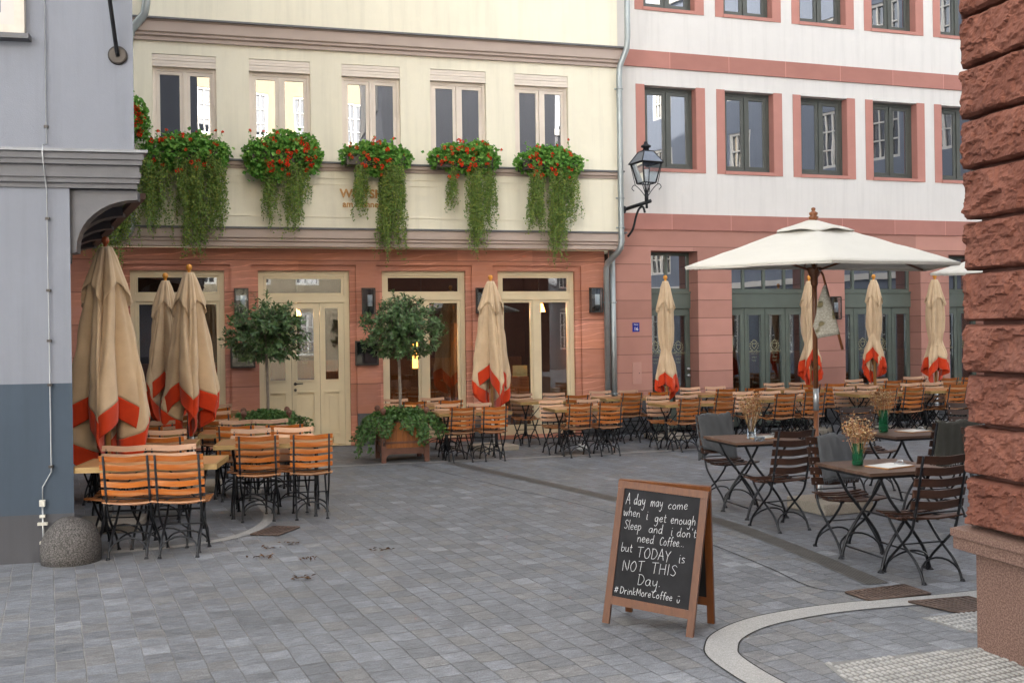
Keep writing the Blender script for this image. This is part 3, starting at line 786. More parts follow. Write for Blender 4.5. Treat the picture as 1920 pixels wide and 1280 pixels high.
def decal(parent, x, z, y, w):
    b = MB()
    # small crest: wreath of leaves round a shield, cut from gold foil
    for k in range(10):
        a = R_(200 + k * 15.5) if k < 5 else R_(340 - (k - 5) * 15.5)
        a = R_(-60 + (k % 5) * 28) if k < 5 else R_(240 - (k % 5) * 28)
        cx, cz = x + 0.42 * w * math.cos(a), z + 0.42 * w * math.sin(a)
        d = Vector((math.cos(a + 0.9), math.sin(a + 0.9))) * 0.11 * w; n = Vector((-d.y, d.x)) * 0.4
        p = Vector((cx, cz))
        b.quad(*[(q.x, y, q.y) for q in (p - d, p + n, p + d, p - n)])
    sh = [(-.2, .22), (-.2, -.05), (0, -.28), (.2, -.05), (.2, .22), (0, .16)]
    for i in range(len(sh)):
        p, q = sh[i], sh[(i + 1) % len(sh)]
        b.tube([(x + p[0] * w, y, z + p[1] * w), (x + q[0] * w, y, z + q[1] * w)], 0.006, 4)
    for q in ((0, .5), (-.12, .42), (.12, .42)):
        b.quad((x + q[0] * w, y, z + (q[1] - .08) * w), (x + (q[0] + .05) * w, y, z + q[1] * w), (x + q[0] * w, y, z + (q[1] + .1) * w), (x + (q[0] - .05) * w, y, z + q[1] * w))
    for k, (zz, ww) in enumerate(((-0.72, .7), (-1.0, .5), (-1.08, .44), (-1.3, .5), (-1.38, .3))):
        n = 9
        for i in range(n):
            if (i * 7 + k * 3) % 5 == 0: continue
            xx = x + (i / n - .5) * ww * w
            b.quad((xx, y, z + zz * w), (xx + ww * w / n * .7, y, z + zz * w), (xx + ww * w / n * .7, y, z + (zz + .035) * w), (xx, y, z + (zz + .035) * w))
    o = b.build('window_crest', M['decal'], parent)
    textmesh('crest_lettering', 'WIRTSHAUS', 0.24 * w, M['decal'], o, (x, y, z - 0.58 * w), FR)
    return o
decal(Y, -5.10, 1.62, 0.158, 0.2)

# rooms behind the shop windows
def room(parent, x0, x1, y0, y1, z1, name='interior'):
    b = MB()
    b.quad((x0, y1, 0), (x1, y1, 0), (x1, y1, z1), (x0, y1, z1))
    b.quad((x0, y0, 0), (x0, y1, 0), (x0, y1, z1), (x0, y0, z1)); b.quad((x1, y0, 0), (x1, y1, 0), (x1, y1, z1), (x1, y0, z1))
    b.quad((x0, y0, z1), (x1, y0, z1), (x1, y1, z1), (x0, y1, z1))
    b.quad((x0, y0, 0.01), (x1, y0, 0.01), (x1, y1, 0.01), (x0, y1, 0.01), 1)
    b.box(x0 + 0.1, x1 - 0.1, y1 - 0.06, y1 - 0.02, 0.02, 1.3, 2)
    return b.build(name, [M['interior'], M['interfloor'], M['interwood']], parent)
room(Y, -8.6, -0.15, 0.30, 4.6, 3.1)
def fac(O, A, u, d, z=0):
    return (O[0] + u * math.cos(A) - d * math.sin(A), O[1] + u * math.sin(A) + d * math.cos(A), z)
def lampshade(u, d, z, r, label):
    o = thing('pendant_lamp', label, 'lamp', fac(OY, AY, u, d, z), 0, 'lit lamps inside the tavern')
    b = MB(); n = 24
    for k in range(n):
        a0, a1 = 2 * math.pi * k / n, 2 * math.pi * (k + 0.86) / n
        b.quad((r * math.cos(a0), r * math.sin(a0), 0), (r * math.cos(a1), r * math.sin(a1), 0), (.62 * r * math.cos(a1), .62 * r * math.sin(a1), 1.3 * r), (.62 * r * math.cos(a0), .62 * r * math.sin(a0), 1.3 * r))
    b.build('lamp_shade', M['lampglow'], o)
    b = MB(); b.tube([(0, 0, 1.2 * r), (0, 0, 3.05 - z)], 0.008, 5); b.build('cord', M['iron'], o)
    li = bpy.data.lights.new('bulb', 'POINT'); li.energy = 7; li.color = (1.0, 0.62, 0.30); li.shadow_soft_size = .04
    link('bulb', li, o, (0, 0, .02))
lampshade(-1.72, 1.1, 2.15, 0.10, 'lit orange pleated lamp shade behind the left pane of the rightmost shop window')
lampshade(-0.93, 0.9, 2.17, 0.115, 'lit orange pleated lamp shade behind the right pane of the rightmost shop window')
lampshade(-3.05, 1.0, 1.79, 0.085, 'small lit lamp shade above the amber panel behind the right laurel tree')
lampshade(-5.15, 1.6, 2.15, 0.075, 'small lit lamp shade seen through the cream door glass')
o = thing('amber_panel', 'lit amber panel with small dark marks inside the window behind the right laurel', 'light panel', fac(OY, AY, -3.05, 1.1, 1.2), AY)
b = MB(); b.box(-0.15, 0.15, 0, 0.03, 0, 0.48); b.build('light_face', M['amber_glow'], o)
b = MB(); frame_rect(b, -0.17, 0.17, -0.02, 0.5, -0.01, 0.02, 0.05)
rr = random.Random(3)
for k in range(14):
    px, pz = rr.uniform(-.11, .11), rr.uniform(.06, .42); b.box(px, px + .012, -.004, -.001, pz, pz + .012)
b.build('frame', M['interwood'], o)
# bar shelf; some bottles glow, caught lamp light put in as emission
o = thing('bar_shelf', 'dark wooden bar shelf with bottles seen through the rightmost shop window', 'shelf', fac(OY, AY, -1.78, 1.9, 0), AY)
b = MB(); b.box(-.5, .45, .3, .34, 0, 2.0); b.box(-.5, -.46, 0, .3, 0, 2.0); b.box(.41, .45, 0, .3, 0, 2.0)
for z in (0.5, 0.9, 1.2, 1.5, 1.8): b.box(-.46, .41, 0, .3, z, z + .03)
b.build('rack', M['interwood'], o)
for z in (0.93, 1.23, 1.53):
    for k in range(8):
        b = MB(); b.lathe([(.028, 0), (.028, .14), (.01, .18), (.01, .22)], -.38 + k * .1, .15, 8); 
        b.v = [(v[0], v[1], v[2] + z) for v in b.v]; b.build('bottle', M['amber_glow'] if (k * 3 + int(z * 10)) % 7 == 0 else M['darkmetal'], o)
o = thing('table_card', 'pale green card standing inside the rightmost shop window', 'card', fac(OY, AY, -1.42, 0.45, 1.04), AY)
b = MB(); b.box(-.13, .13, 0, .01, 0, .19); b.build('card', plain("pale_green_card", (0.34, 0.36, 0.22), 0.7), o)
b = MB(); b.box(-.15, .15, -.02, .10, -1.0, -.004); b.build('stand', M['interwood'], o)

# ------------------------------------------------------------------ WHITE HOUSE
Wh = thing('white_house', 'white rendered house with red sandstone ground floor and red window surrounds', 'house', (*OW, 0), AW)
wk = [0.52 + 1.588 * k for k in range(0, 9)]
oW = [(u + 0.17, u + 1.18, 4.66, 6.12) for u in wk] + [(u + 0.17, u + 1.18, 7.49, 8.95) for u in wk] + [(u + 0.17, u + 1.18, 10.3, 11.7) for u in wk]
b = MB()
holes_wall(b, -0.05, 16, 3.85, 15.6, 0.0, oW, 0.24)
b.quad((-0.05, 0, 3.85), (-0.05, 6, 3.85), (-0.05, 6, 15.6), (-0.05, 0, 15.6)); b.quad((16, 0, 0), (16, 6, 0), (16, 6, 15.6), (16, 0, 15.6))
b.quad((-0.05, 6, 0), (16, 6, 0), (16, 6, 15.6), (-0.05, 6, 15.6))
b.build('upper_wall', M['wplaster'], Wh)
b = MB(); b.prism([(-0.4, 15.6), (6.2, 15.6), (3, 18)], 'x', -0.05, 16); b.build('roof', M['roof'], Wh)
og = [(0.77, 1.69), (2.37, 4.12), (4.77, 6.50), (7.17, 8.1), (8.8, 10.5), (11.2, 12.9)]
b = MB()
holes_wall(b, -0.05, 16, 0, 3.60, 0.0, [(a, c, 0.0, 3.21) for a, c in og], 0.40)
b.build('ground_floor_wall', M['wstone'], Wh)
xs = [-0.05] + [v for p in og for v in p] + [16]
for i in range(0, len(xs), 2):
    b = MB(); b.box(xs[i], xs[i + 1], -0.012, 0.05, 0, 0.62); b.build('plinth', M['plinthst'], Wh)
for z0, z1 in ((3.58, 3.86), (6.43, 6.72), (9.3, 9.55)):
    b = MB(); b.box(-0.05, 16, -0.03, 0.02, z0, z1); b.build('band_course', M['wband'], Wh)
protoW = None
for z0 in (4.66, 7.49, 10.3):
    for u in wk:
        x0, x1, z1 = u + 0.17, u + 1.18, z0 + 1.46
        b = MB()
        b.box(u, x0, -0.008, 0.05, z0 - 0.055, z1 + 0.01); b.box(x1, u + 1.36, -0.008, 0.05, z0 - 0.055, z1 + 0.01)
        for xx, s in ((x0, 1), (x1, -1)):
            b.box(min(xx, xx + s * 0.004), max(xx, xx + s * 0.004), 0.0, 0.2, z0, z1 - 0.003)
        b.box(x0 - 0.012, x1 + 0.012, -0.022, 0.19, z0 - 0.055, z0 + 0.004)
        b.build('window_surround', M['wsurr'], Wh)
        casement(Wh, x0 + 0.006, x1 - 0.006, z0 + 0.006, z1 - 0.004, 0.15, M['darkframe'], M['wglass'], 0.06, 0.055)
# green shopfronts
room(Wh, 0.2, 11, 0.55, 5.0, 3.2)
def greenfront(x0, x1, nl, plaque=None):
    y = 0.32
    b = MB()
    b.box(x0, x1, y - 0.03, y + 0.08, 2.20, 2.47)
    b.box(x0, x1, y - 0.05, y + 0.08, 2.472, 2.50)
    frame_rect(b, x0 + .002, x1 - .002, 2.503, 3.205, y + 0.01, 0.05, 0.06)
    w = (x1 - x0) / nl
    for k in range(1, nl): b.box(x0 + k * w - 0.025, x0 + k * w + 0.025, y + 0.012, y + 0.065, 2.553, 3.155)
    fo = b.build('transom', M['greenframe'], Wh)
    for k in range(nl): pane(x0 + k * w + 0.03, x0 + (k + 1) * w - 0.03, 2.56, 3.15, y + 0.04, M['wglass'], fo)
    for k in range(nl):
        a, c = x0 + k * w + 0.006, x0 + (k + 1) * w - 0.006
        b = MB(); st = 0.085
        b.box(a, a + st, y, y + 0.06, 0.01, 2.195); b.box(c - st, c, y, y + 0.06, 0.01, 2.195)
        b.box(a + st, c - st, y, y + 0.06, 2.07, 2.195); b.box(a + st, c - st, y + .001, y + 0.06, 0.01, 0.42)
        frame_rect(b, a + st - .02, c - st + .02, 0.40, 2.09, y - 0.012, 0.02, 0.011)
        o = b.build('door', M['greenframe'], Wh)
        pane(a + st + .002, c - st - .002, 0.423, 2.067, y + 0.03, M['shopglass'], o)
        if nl == 4 and k in (1, 2) or nl == 2:
            decal(o, (a + c) / 2, 1.50, y + 0.026, 0.21)
        if nl == 2 and k == 1:
            h = MB()
            for hz in (0.98, 1.10):
                h.lathe([(0.0, 0), (.03, 0.005), (.034, .03), (.02, .045), (0.0, .05)], 0, 0, 12); n = 12 * 5
                h.v[-n:] = [(c - st / 2 + v[0], y - v[2], hz + v[1]) for v in h.v[-n:]]
            h.build('handle', M['steel'], o)
    return fo
for i, (a, c) in enumerate(og[:5]): greenfront(a, c, 2 if c - a < 1.2 else 4)
o = thing('door_plaque', 'small white plaque reading T5 on the green door at right', 'sign', fac(OW, AW, 7.24, 0.318, 1.79), AW)
b = MB(); b.box(-.055, .055, -.008, 0, -.075, .075); b.build('plate', M['enamelw'], o)
textmesh('lettering', 'T5', 0.085, M['iron'], o, (0, -0.0095, -0.03), FR)
o = thing('house_number_sign', 'small blue enamel house number plate reading 16 on red sandstone', 'sign', fac(OW, AW, 0.46, -0.002, 1.865), AW)
b = MB(); b.box(-.065, .065, -.012, 0, -.08, .08); b.build('plate', M['bluesign'], o)
textmesh('lettering', '16', 0.085, M['enamelw'], o, (0, -0.0135, -0.055), FR)
textmesh('street_lettering', 'Markt', 0.034, M['enamelw'], o, (0, -0.0135, 0.035), FR)
o = thing('utility_hatch', 'pale pink metal hatch in the red wall below the blue house number', 'hatch', fac(OW, AW, 0.47, -0.002, 1.065), AW)
b = MB(); b.box(-.085, .085, -.01, 0, -.19, .19); b.build('hatch_door', M['hatch'], o)
b = MB(); b.box(.035, .05, -.016, -.0101, -.01, .005); b.build('keyhole', M['iron'], o)
o = thing('notice_sheet', 'pale green notice taped inside the left green door', 'notice', fac(OW, AW, 2.52, 0.30, 1.55), AW)
b = MB(); b.box(-.04, .03, -.002, 0.0, -.14, .14); b.build('sheet', plain("pale_green_paper", (0.40, 0.48, 0.25), 0.7), o)

# ------------------------------------------------------------------ GREY HOUSE
G = thing('grey_house', 'grey blue house corner with jettied upper floor and dark painted base', 'house', (*OG, 0), AG)
sx, sy = -0.249, 0.968
def foot(x):
    return [(-9, 0), (x, 0), (x + sx * 5.4, sy * 5.4), (-9, sy * 5.4)]
b = MB(); b.prism(foot(0.0), 'z', 1.42, 2.98); b.build('lower_wall', M['gplaster'], G)
b = MB(); b.prism(foot(0.002), 'z', 0.38, 1.42)
b.v = [(v[0], v[1] - 0.002, v[2]) for v in b.v]; b.build('painted_base', M['gdark'], G)
b = MB(); b.prism(foot(0.004), 'z', 0.0, 0.38)
b.v = [(v[0], v[1] - 0.006, v[2]) for v in b.v]; b.build('plinth', M['gplinth'], G)
b = MB(); b.prism([(-9, -0.02), (0.50, -0.02), (0.50 + sx * 5.4, sy * 5.4), (-9, sy * 5.4)], 'z', 3.28, 11)
b.build('upper_wall', M['gplaster'], G)
b = MB(); b.prism(foot(0.7), 'z', 11, 11.3); b.build('roof', M['roof'], G)
greytrim = plain("dark_grey_trim", (0.085, 0.085, 0.094), 0.5, 0.1, 5, 0.1)
b = MB()
for z0, z1, out in ((2.98, 3.02, 0.0), (3.02, 3.06, 0.03), (3.06, 3.10, 0.05), (3.10, 3.16, 0.03), (3.16, 3.20, 0.07), (3.20, 3.25, 0.09)):
    b.prism([(-9, -0.02 - out), (0.52 + out * 0.7, -0.02 - out), (0.52 + out * 0.7 + sx * 5.4, sy * 5.4), (-9, sy * 5.4)], 'z', z0, z1)
gc = b.build('cornice', greytrim, G)
b = MB(); b.prism([(-9, -0.14), (0.62, -0.14), (0.62 + sx * 5.4, sy * 5.4), (-9, sy * 5.4)], 'z', 3.252, 3.275)
b.build('flashing', plain("lead_sheet", (0.20, 0.205, 0.22), 0.45, 0.2, 6, 0.15), gc)
# curved timber brackets carrying the jetty along the side wall
for k in range(5):
    yb = 0.05 + k * 1.12; xb = sx / sy * yb
    poly = [(xb + 0.0, 2.975), (xb + 0.0, 2.46), (xb + 0.05, 2.47)]
    for i in range(0, 11):
        a = R_(180 - 9 * i)
        poly.append((xb + 0.52 + 0.47 * math.cos(a), 2.50 + 0.40 * math.sin(a)))
    poly.append((xb + 0.52, 2.975))
    b = MB(); b.prism(poly, 'y', yb, yb + 0.14 if k else yb + 0.16); b.build('bracket', greytrim, G)
b = MB(); b.prism([(0.47, 0.22), (0.55, 0.22), (0.55 + sx * 5.1, 5.2 * sy), (0.47 + sx * 5.1, 5.2 * sy)], 'z', 2.93, 2.978); b.build('edge_beam', plain("brown_beam", (0.09, 0.05, 0.04), 0.6), G)
# window at the top left
b = MB(); frame_rect(b, -1.36, -0.30, 4.172, 5.72, -0.075, 0.075, 0.055); b.build('window_surround', plain("pale_beige_surround", (0.46, 0.42, 0.37), 0.6), G)
casement(G, -1.28, -0.38, 4.25, 5.64, -0.05, plain("white_sash", (0.44, 0.42, 0.40), 0.5, 0.04, 4, 0), M['wglass'], 0.05, 0.045)
b = MB(); b.box(-1.4, -0.26, -0.13, -0.02, 4.13, 4.17); b.build('window_sill', greytrim, G)

def gp(x, z, y=-0.02): return Vector((OG[0] + x * math.cos(AG) - y * math.sin(AG), OG[1] + x * math.sin(AG) + y * math.cos(AG), z))
o = thing('lightning_conductor', 'thin metal lightning conductor clipped down the grey house front', 'conductor', (*OG, 0), AG)
b = MB()
b.tube([(-0.155, -0.04, 11), (-0.158, -0.04, 3.32), (-0.165, -0.13, 3.30), (-0.165, -0.15, 3.24), (-0.163, -0.10, 3.10), (-0.163, -0.03, 2.95), (-0.158, -0.025, 0.72), (-0.225, -0.025, 0.60), (-0.227, -0.025, 0.48)], 0.0055, 6)
b.build('wire', M['steel'], o)
b = MB(); b.tube([(-0.227, -0.028, 0.47), (-0.222, -0.028, 0.0)], 0.007, 6); b.build('rod', M['steel'], o)
for z in (3.45, 2.72, 2.15, 1.75, 1.40, 0.75):
    b = MB(); b.box(-0.175, -0.145, -0.045, -0.005, z, z + 0.02); b.build('clip', M['darkmetal'], o)
for z, w in ((0.45, 0.02), (0.36, 0.02), (0.30, 0.036), (0.15, 0.022)):
    b = MB(); b.box(-0.226 - w, -0.226 + w, -0.05, -0.02, z, z + (0.05 if z == 0.45 else 0.022)); b.build('clamp', plain("cream_plastic", (0.5, 0.48, 0.42), 0.5), o)
o = thing('iron_wall_arm', 'dark iron arm rising from a round wall plate on the grey house', 'bracket', (*OG, 0), AG)
b = MB(); b.lathe([(.075, 0), (.075, .018), (.06, .024)], 0, 0, 22)
b.v = [(0.385 + v[0], -0.021 - v[2], 4.05 + v[1]) for v in b.v]; b.build('wall_plate', M['darkmetal'], o)
b = MB(); b.tube([(0.388, -0.045, 4.045), (0.385, -0.07, 4.07), (0.35, -0.30, 4.62), (0.35, -0.5, 5.0)], 0.017, 8); b.build('arm', M['iron'], o)
b = MB(); b.lathe([(.06, 0), (.06, .018)], 0, 0, 18)
b.v = [(0.35 + v[0], -0.021 - v[2], 4.56 + v[1]) for v in b.v]; b.build('wall_plate', M['darkmetal'], o)

# granite bollard
o = thing('granite_bollard', 'low domed granite bollard at the corner of the grey house', 'bollard', (-3.545, 8.10, 0))
b = MB(); prof = [(0.225, -0.02), (0.228, 0.08)] + [(0.226 * math.cos(R_(a)), 0.11 + 0.245 * math.sin(R_(a))) for a in range(5, 90, 8)] + [(0.001, 0.355)]
b.lathe(prof, 0, 0, 40)
b.v = [tuple(Vector(v) * (1 + 0.03 * noise.noise(Vector(v) * 6))) for v in b.v]
b.build('stone', M['bollard'], o)

# ------------------------------------------------------------------ SANDSTONE HOUSE WITH ROCK-FACED CORNER
P = thing('sandstone_house', 'dark red rock-faced sandstone corner pillar on a brown granite plinth', 'house', (*OP, 0), AP)
b = MB(); b.box(0.0, 6, 0.0, 5, 0, 0.52); b.build('plinth', M['pplinth'], P)
b = MB(); b.prism([(-0.02, 0.52), (-0.075, 0.54), (-0.075, 0.605), (-0.095, 0.612), (-0.095, 0.652), (0.1, 0.668), (0.1, 0.52)], 'x', -0.09, 6)
b.build('plinth_cap', M['pplinth'], P)
b = MB(); b.box(0.045, 6, 0.03, 5, 4.31, 12); b.build('upper_wall', plaster("pale_stone_render", (0.36, 0.37, 0.40)), P)
for wz in (5.0, 8.2):
    for wx_ in (0.9, 2.5, 4.1):
        casement(P, wx_, wx_ + 1.0, wz, wz + 1.9, -0.035, plain("white_window_paint", (0.62, 0.60, 0.57), 0.5, 0.03, 4, 0), M['wglass'], 0.08, 0.05)
b = MB(); b.box(0.045, 6, 0.03, 5, 0.668, 4.30); b.build('recessed_wall', plain("dark_joint_stone", (0.10, 0.042, 0.032), 0.9, 0.2, 12, 0.3), P)
def rock(k, z0, z1, length):
    b = MB(); rnd = random.Random(k)
    nx, nz = int(length / 0.011), 24
    off = Vector((k * 7.7, k * 3.1, 0))
    ext = rnd.uniform(-0.012, 0.012)
    def edge(t): return min(1.0, 0.25 + t * (1 - t) * 4 * 4.2)
    # grid: column 0..ns along the side return, then the face
    ns = 8
    cols = []
    for i in range(ns + nx + 1):
        col = []
        for j in range(nz + 1):
            tz = j / nz; z = z0 + (z1 - z0) * tz
            ez = edge(tz)
            if i < ns:
                s = 1 - i / ns
                p = Vector((-0.03 + ext, 0.25 * s, z)); nrm = Vector((-1, 0, 0)); ed = ez
            else:
                x = -0.03 + ext + (length) * (i - ns) / nx
                p = Vector((x, 0.0, z)); nrm = Vector((0, -1, 0))
                ed = ez * min(1.0, 0.35 + (x + 0.03 - ext) / 0.05)
            q = p + off
            d = 0.0
            for fs, amp, tl in ((6.0, 0.015, 0.34), (14.0, 0.012, 0.42), (32.0, 0.007, 0.42)):
                qq = Vector((q.x * fs * 0.8, q.y * fs, q.z * fs * 1.35)) + noise.noise_vector(q * fs * 0.9) * 0.35
                pt = noise.voronoi(qq)[1][0]
                hv = noise.cell_vector(pt * 3.7 + Vector((0.31, 0.17, 0.53)))
                rel = (qq - pt)
                d += amp * (hv.x + 1.0) + tl / fs * ((hv.y - 0.1) * rel.x + (hv.z - 0.75) * rel.z) * 0.55
            d = 0.006 + ed * max(0.0, d) * 1.05 + 0.005 * noise.noise(q * 50)
            if i == ns: nrm = Vector((-0.7, -0.7, 0)); d *= 0.8
            p = p + nrm * d
            if j in (0, nz): p.z += 0.006 * noise.noise(q * 15)
            col.append(len(b.v)); b.v.append(tuple(p))
        cols.append(col)
    for i in range(len(cols) - 1):
        for j in range(nz):
            b.face((cols[i][j], cols[i + 1][j], cols[i + 1][j + 1], cols[i][j + 1]), 0, False)
    # top and bottom of the block
    for j in (0, nz):
        for i in range(ns, len(cols) - 1):
            a, c = b.v[cols[i][j]], b.v[cols[i + 1][j]]
            n = len(b.v); b.v += [(a[0], 0.08, a[2]), (c[0], 0.08, c[2])]
            b.face((cols[i][j], n, n + 1, cols[i + 1][j]))
        a = b.v[cols[ns][j]]
        for i in range(ns):
            a, c = b.v[cols[i][j]], b.v[cols[i + 1][j]]
            n = len(b.v); b.v += [(0.1, a[1], a[2]), (0.1, c[1], c[2])]
            b.face((cols[i][j], cols[i + 1][j], n + 1, n))
    b.build('stone_block', M['rough'], P)
for k in range(13):
    z0 = 0.682 + k * 0.2785
    rock(k, z0, z0 + 0.256, 0.95 + 0.25 * (k % 2))

# houses across the lane behind the viewer; they close the street and show in the panes
def opposite(x0, x1, mat, frame, label, h, y, loc=None, rot=0):
    H = thing('opposite_house', label, 'house', loc or (0, y, 0), rot)
    b = MB(); wins = []
    n = int((x1 - x0) / 2.0); pitch = (x1 - x0) / n
    for fl in range(4):
        for k in range(n):
            xa = x0 + pitch * (k + 0.5) - 0.55
            wins.append((xa, xa + 1.1, 1.0 + fl * 3.1, 2.9 + fl * 3.1))
    holes_wall(b, x0, x1, 0, h, 0, wins, -0.2)
    b.box(x0, x1, -6, -0.21, 0, h); b.build('wall', mat, H)
    me = MB(); frame_rect(me, -0.55, 0.55, 0, 1.9, -0.12, 0.09, 0.08); me.box(-0.04, 0.04, -0.12, -0.05, 0.09, 1.81)
    for z in (0.6, 1.2): me.box(-0.46, 0.46, -0.115, -0.06, z, z + 0.045)
    for xx in (-.25, .25): me.box(xx - .02, xx + .02, -0.114, -0.061, 0.09, 1.81)
    me = me.mesh('window', frame)
    gm = MB().box(-0.47, 0.47, -0.14, -0.13, 0.08, 1.82).mesh('pane', M['wglass'])
    for a, c, z0, z1 in wins:
        o = link('window', me, H, ((a + c) / 2, 0.0, z0)); link('pane', gm, o)
    b = MB(); b.box(x0, x1, 0.0, 0.1, 3.4, 3.6); b.box(x0, x1, 0, 0.1, h - .3, h); b.build('cornice', frame, H)
whitep = plain("white_paint", (0.75, 0.73, 0.68), 0.5, 0.03, 4, 0)
opposite(-13.5, -2.0, plaster("pale_grey_render", (0.42, 0.44, 0.48)), whitep, 'pale grey house across the square with white cross windows', 13, -11)
opposite(-1.9, 9.5, plaster("warm_cream_render", (0.36, 0.30, 0.21)), whitep, 'warm cream house across the square with white cross windows', 14, -11)
opposite(9.6, 21, plaster("slate_cladding", (0.16, 0.16, 0.17)), whitep, 'dark slate clad house across the square with white cross windows', 12, -11)
opposite(-13, 13, plaster("blue_grey_render", (0.22, 0.25, 0.31)), whitep, 'blue grey house closing the street at right with white cross windows', 15, 0, (18.5, 4.0, 0), R_(90))


#CHUNK2
# ------------------------------------------------------------------ CHAIRS
def curved_slat(b, w, zc, h, yc, lean, th=0.013, sag=0.014, dip=0.006, mb=0, mf=0):
    n = 8; k = len(b.v)
    for i in range(n + 1):
        t = -1 + 2 * i / n
        x = t * w / 2; y = yc - sag * (1 - t * t); dz = -dip * math.cos(math.pi * t)
        for dy, z in ((0, zc - h / 2), (th, zc - h / 2), (th, zc + h / 2), (0, zc + h / 2)):
            b.v.append((x, y + dy - (z - zc) * lean, z + dz))
    for i in range(n):
        a = k + i * 4; c = a + 4
        b.face((a, a + 3, c + 3, c), mb)          # back
        b.face((a + 1, c + 1, c + 2, a + 2), mf)  # front
        b.face((a + 2, c + 2, c + 3, a + 3), mf)  # top
        b.face((a, c, c + 1, a + 1), mb)
    b.face((k, k + 1, k + 2, k + 3), mb); e = k + n * 4; b.face((e + 3, e + 2, e + 1, e), mb)

def bez(pts, n=5):
    return [tuple(v) for v in smooth_poly(pts, n)]

def make_chair(name, label, cat, mats, H=0.83, w=0.41, nsl=5, sh=0.047, screws=None, group=None):
    """folding garden chair, sitter faces +y"""
    o = thing(name, label, cat, (0, 0, 0), 0, group)
    zb = 0.505; lean = 0.23
    pitch = (H - zb - sh) / (nsl - 1)
    b = MB()
    for i in range(nsl):
        z = zb + sh / 2 + i * pitch
        curved_slat(b, w, z, sh, -0.165 - (z - 0.5) * lean, lean, mb=0, mf=1)
    hw = w / 2 - 0.035
    for i in range(nsl):
        z = zb + sh / 2 + i * pitch
        for s in (-1, 1):
            yy = -0.165 - (z - 0.5) * lean + 0.0135 - .012 * (1 - (hw / (w / 2)) ** 2)
            b.box(s * hw - .005, s * hw + .005, yy - .004, yy + .003, z - .011, z - .001, 2)
    b.build('backrest', [mats[0], mats[1], M['steel'] if screws else M['iron']], o, recalc=False)
    b = MB()
    for i in range(8):
        y = -0.165 + i * 0.05
        t = i / 7
        z = 0.445 + 0.014 * math.cos(t * 2 * math.pi) - 0.012 * t
        n = 8; k = len(b.v)
        for q in range(n + 1):
            u = -1 + 2 * q / n
            zz = z - 0.016 * (1 - u * u)
            for dy, dz in ((0, -0.012), (0.041, -0.012), (0.041, 0), (0, 0)): b.v.append((u * w * .5, y + dy, zz + dz))
        for q in range(n):
            a = k + q * 4; c = a + 4
            for p in range(4): b.face((a + p, c + p, c + (p + 1) % 4, a + (p + 1) % 4))
        b.face((k, k + 1, k + 2, k + 3)); e = k + n * 4; b.face((e + 3, e + 2, e + 1, e))
    b.build('seat', mats[2], o)
    hw = w / 2 - 0.035
    for s in (-1, 1):
        x = s * hw; x2 = s * (hw - 0.022)
        b = MB()
        top = -0.165 - (H - 0.5) * lean
        p1 = [(x, top - 0.004, H + 0.004), (x, -0.165 - 0.03 * lean - .006, 0.53), (x, -0.155, 0.445), (x, -0.115, 0.34), (x, -0.01, 0.235), (x, 0.115, 0.12), (x, 0.165, 0.05), (x, 0.185, 0.0)]
        p2 = [(x2, 0.165, 0.425), (x2, 0.135, 0.37), (x2, 0.01, 0.245), (x2, -0.12, 0.15), (x2, -0.185, 0.07), (x2, -0.215, 0.0)]
        b.tube([(x, top - .004, H + .004), (x, -0.175, 0.53)] + bez(p1[1:], 4), 0.0105, 6)
        b.tube(bez(p2, 4), 0.0105, 6)
        b.tube([(x2, -0.16, 0.425), (x2, 0.19, 0.42)], 0.009, 5)
        for fx, fy in ((x, 0.19), (x2, -0.22)): b.lathe([(.02, 0), (.018, .006), (.011, .02)], fx, fy, 8)
        so = b.build('side_frame', M['iron'], o)
    for yf, x_, zf in ((0.17, hw, 0.045), (-0.2, hw - 0.022, 0.045)):
        b = MB(); b.tube([(x_ * math.cos(R_(a)), yf - (0.02 if yf > 0 else -0.02) * math.sin(R_(a)) * 3, zf + 0.115 * math.sin(R_(a))) for a in range(0, 181, 18)], 0.008, 5)
        b.build('arched_brace', M['iron'], o)
    for yy, zz in ((-0.02, 0.24), (-0.145, 0.475)):
        b = MB(); b.tube([(-hw, yy, zz), (hw, yy, zz)], 0.006, 5)
        b.build('stretcher', M['iron'], o)
    return o
CH_G = 'orange slatted chairs set out along the terrace'
chair0 = make_chair('folding_chair', 'x', 'chair', [M['slat'], M['slatfront'], M['seatwood']], group=CH_G)
used = [False]
jr = random.Random(11)
def chair(loc, rot, label, scale=1.0):
    rot += jr.uniform(-0.10, 0.10)
    loc = (loc[0] + jr.uniform(-.018, .018), loc[1] + jr.uniform(-.025, .025), 0)
    if not used[0]:
        used[0] = True
        KIDS[chair0.name] = [(c, kids(c)) for c in kids(chair0)]
        chair0.location = loc; chair0.rotation_euler = (0, 0, rot); chair0.scale = (scale,) * 3; chair0['label'] = label
        return chair0
    return dup(chair0, loc, rot, label, CH_G, scale)

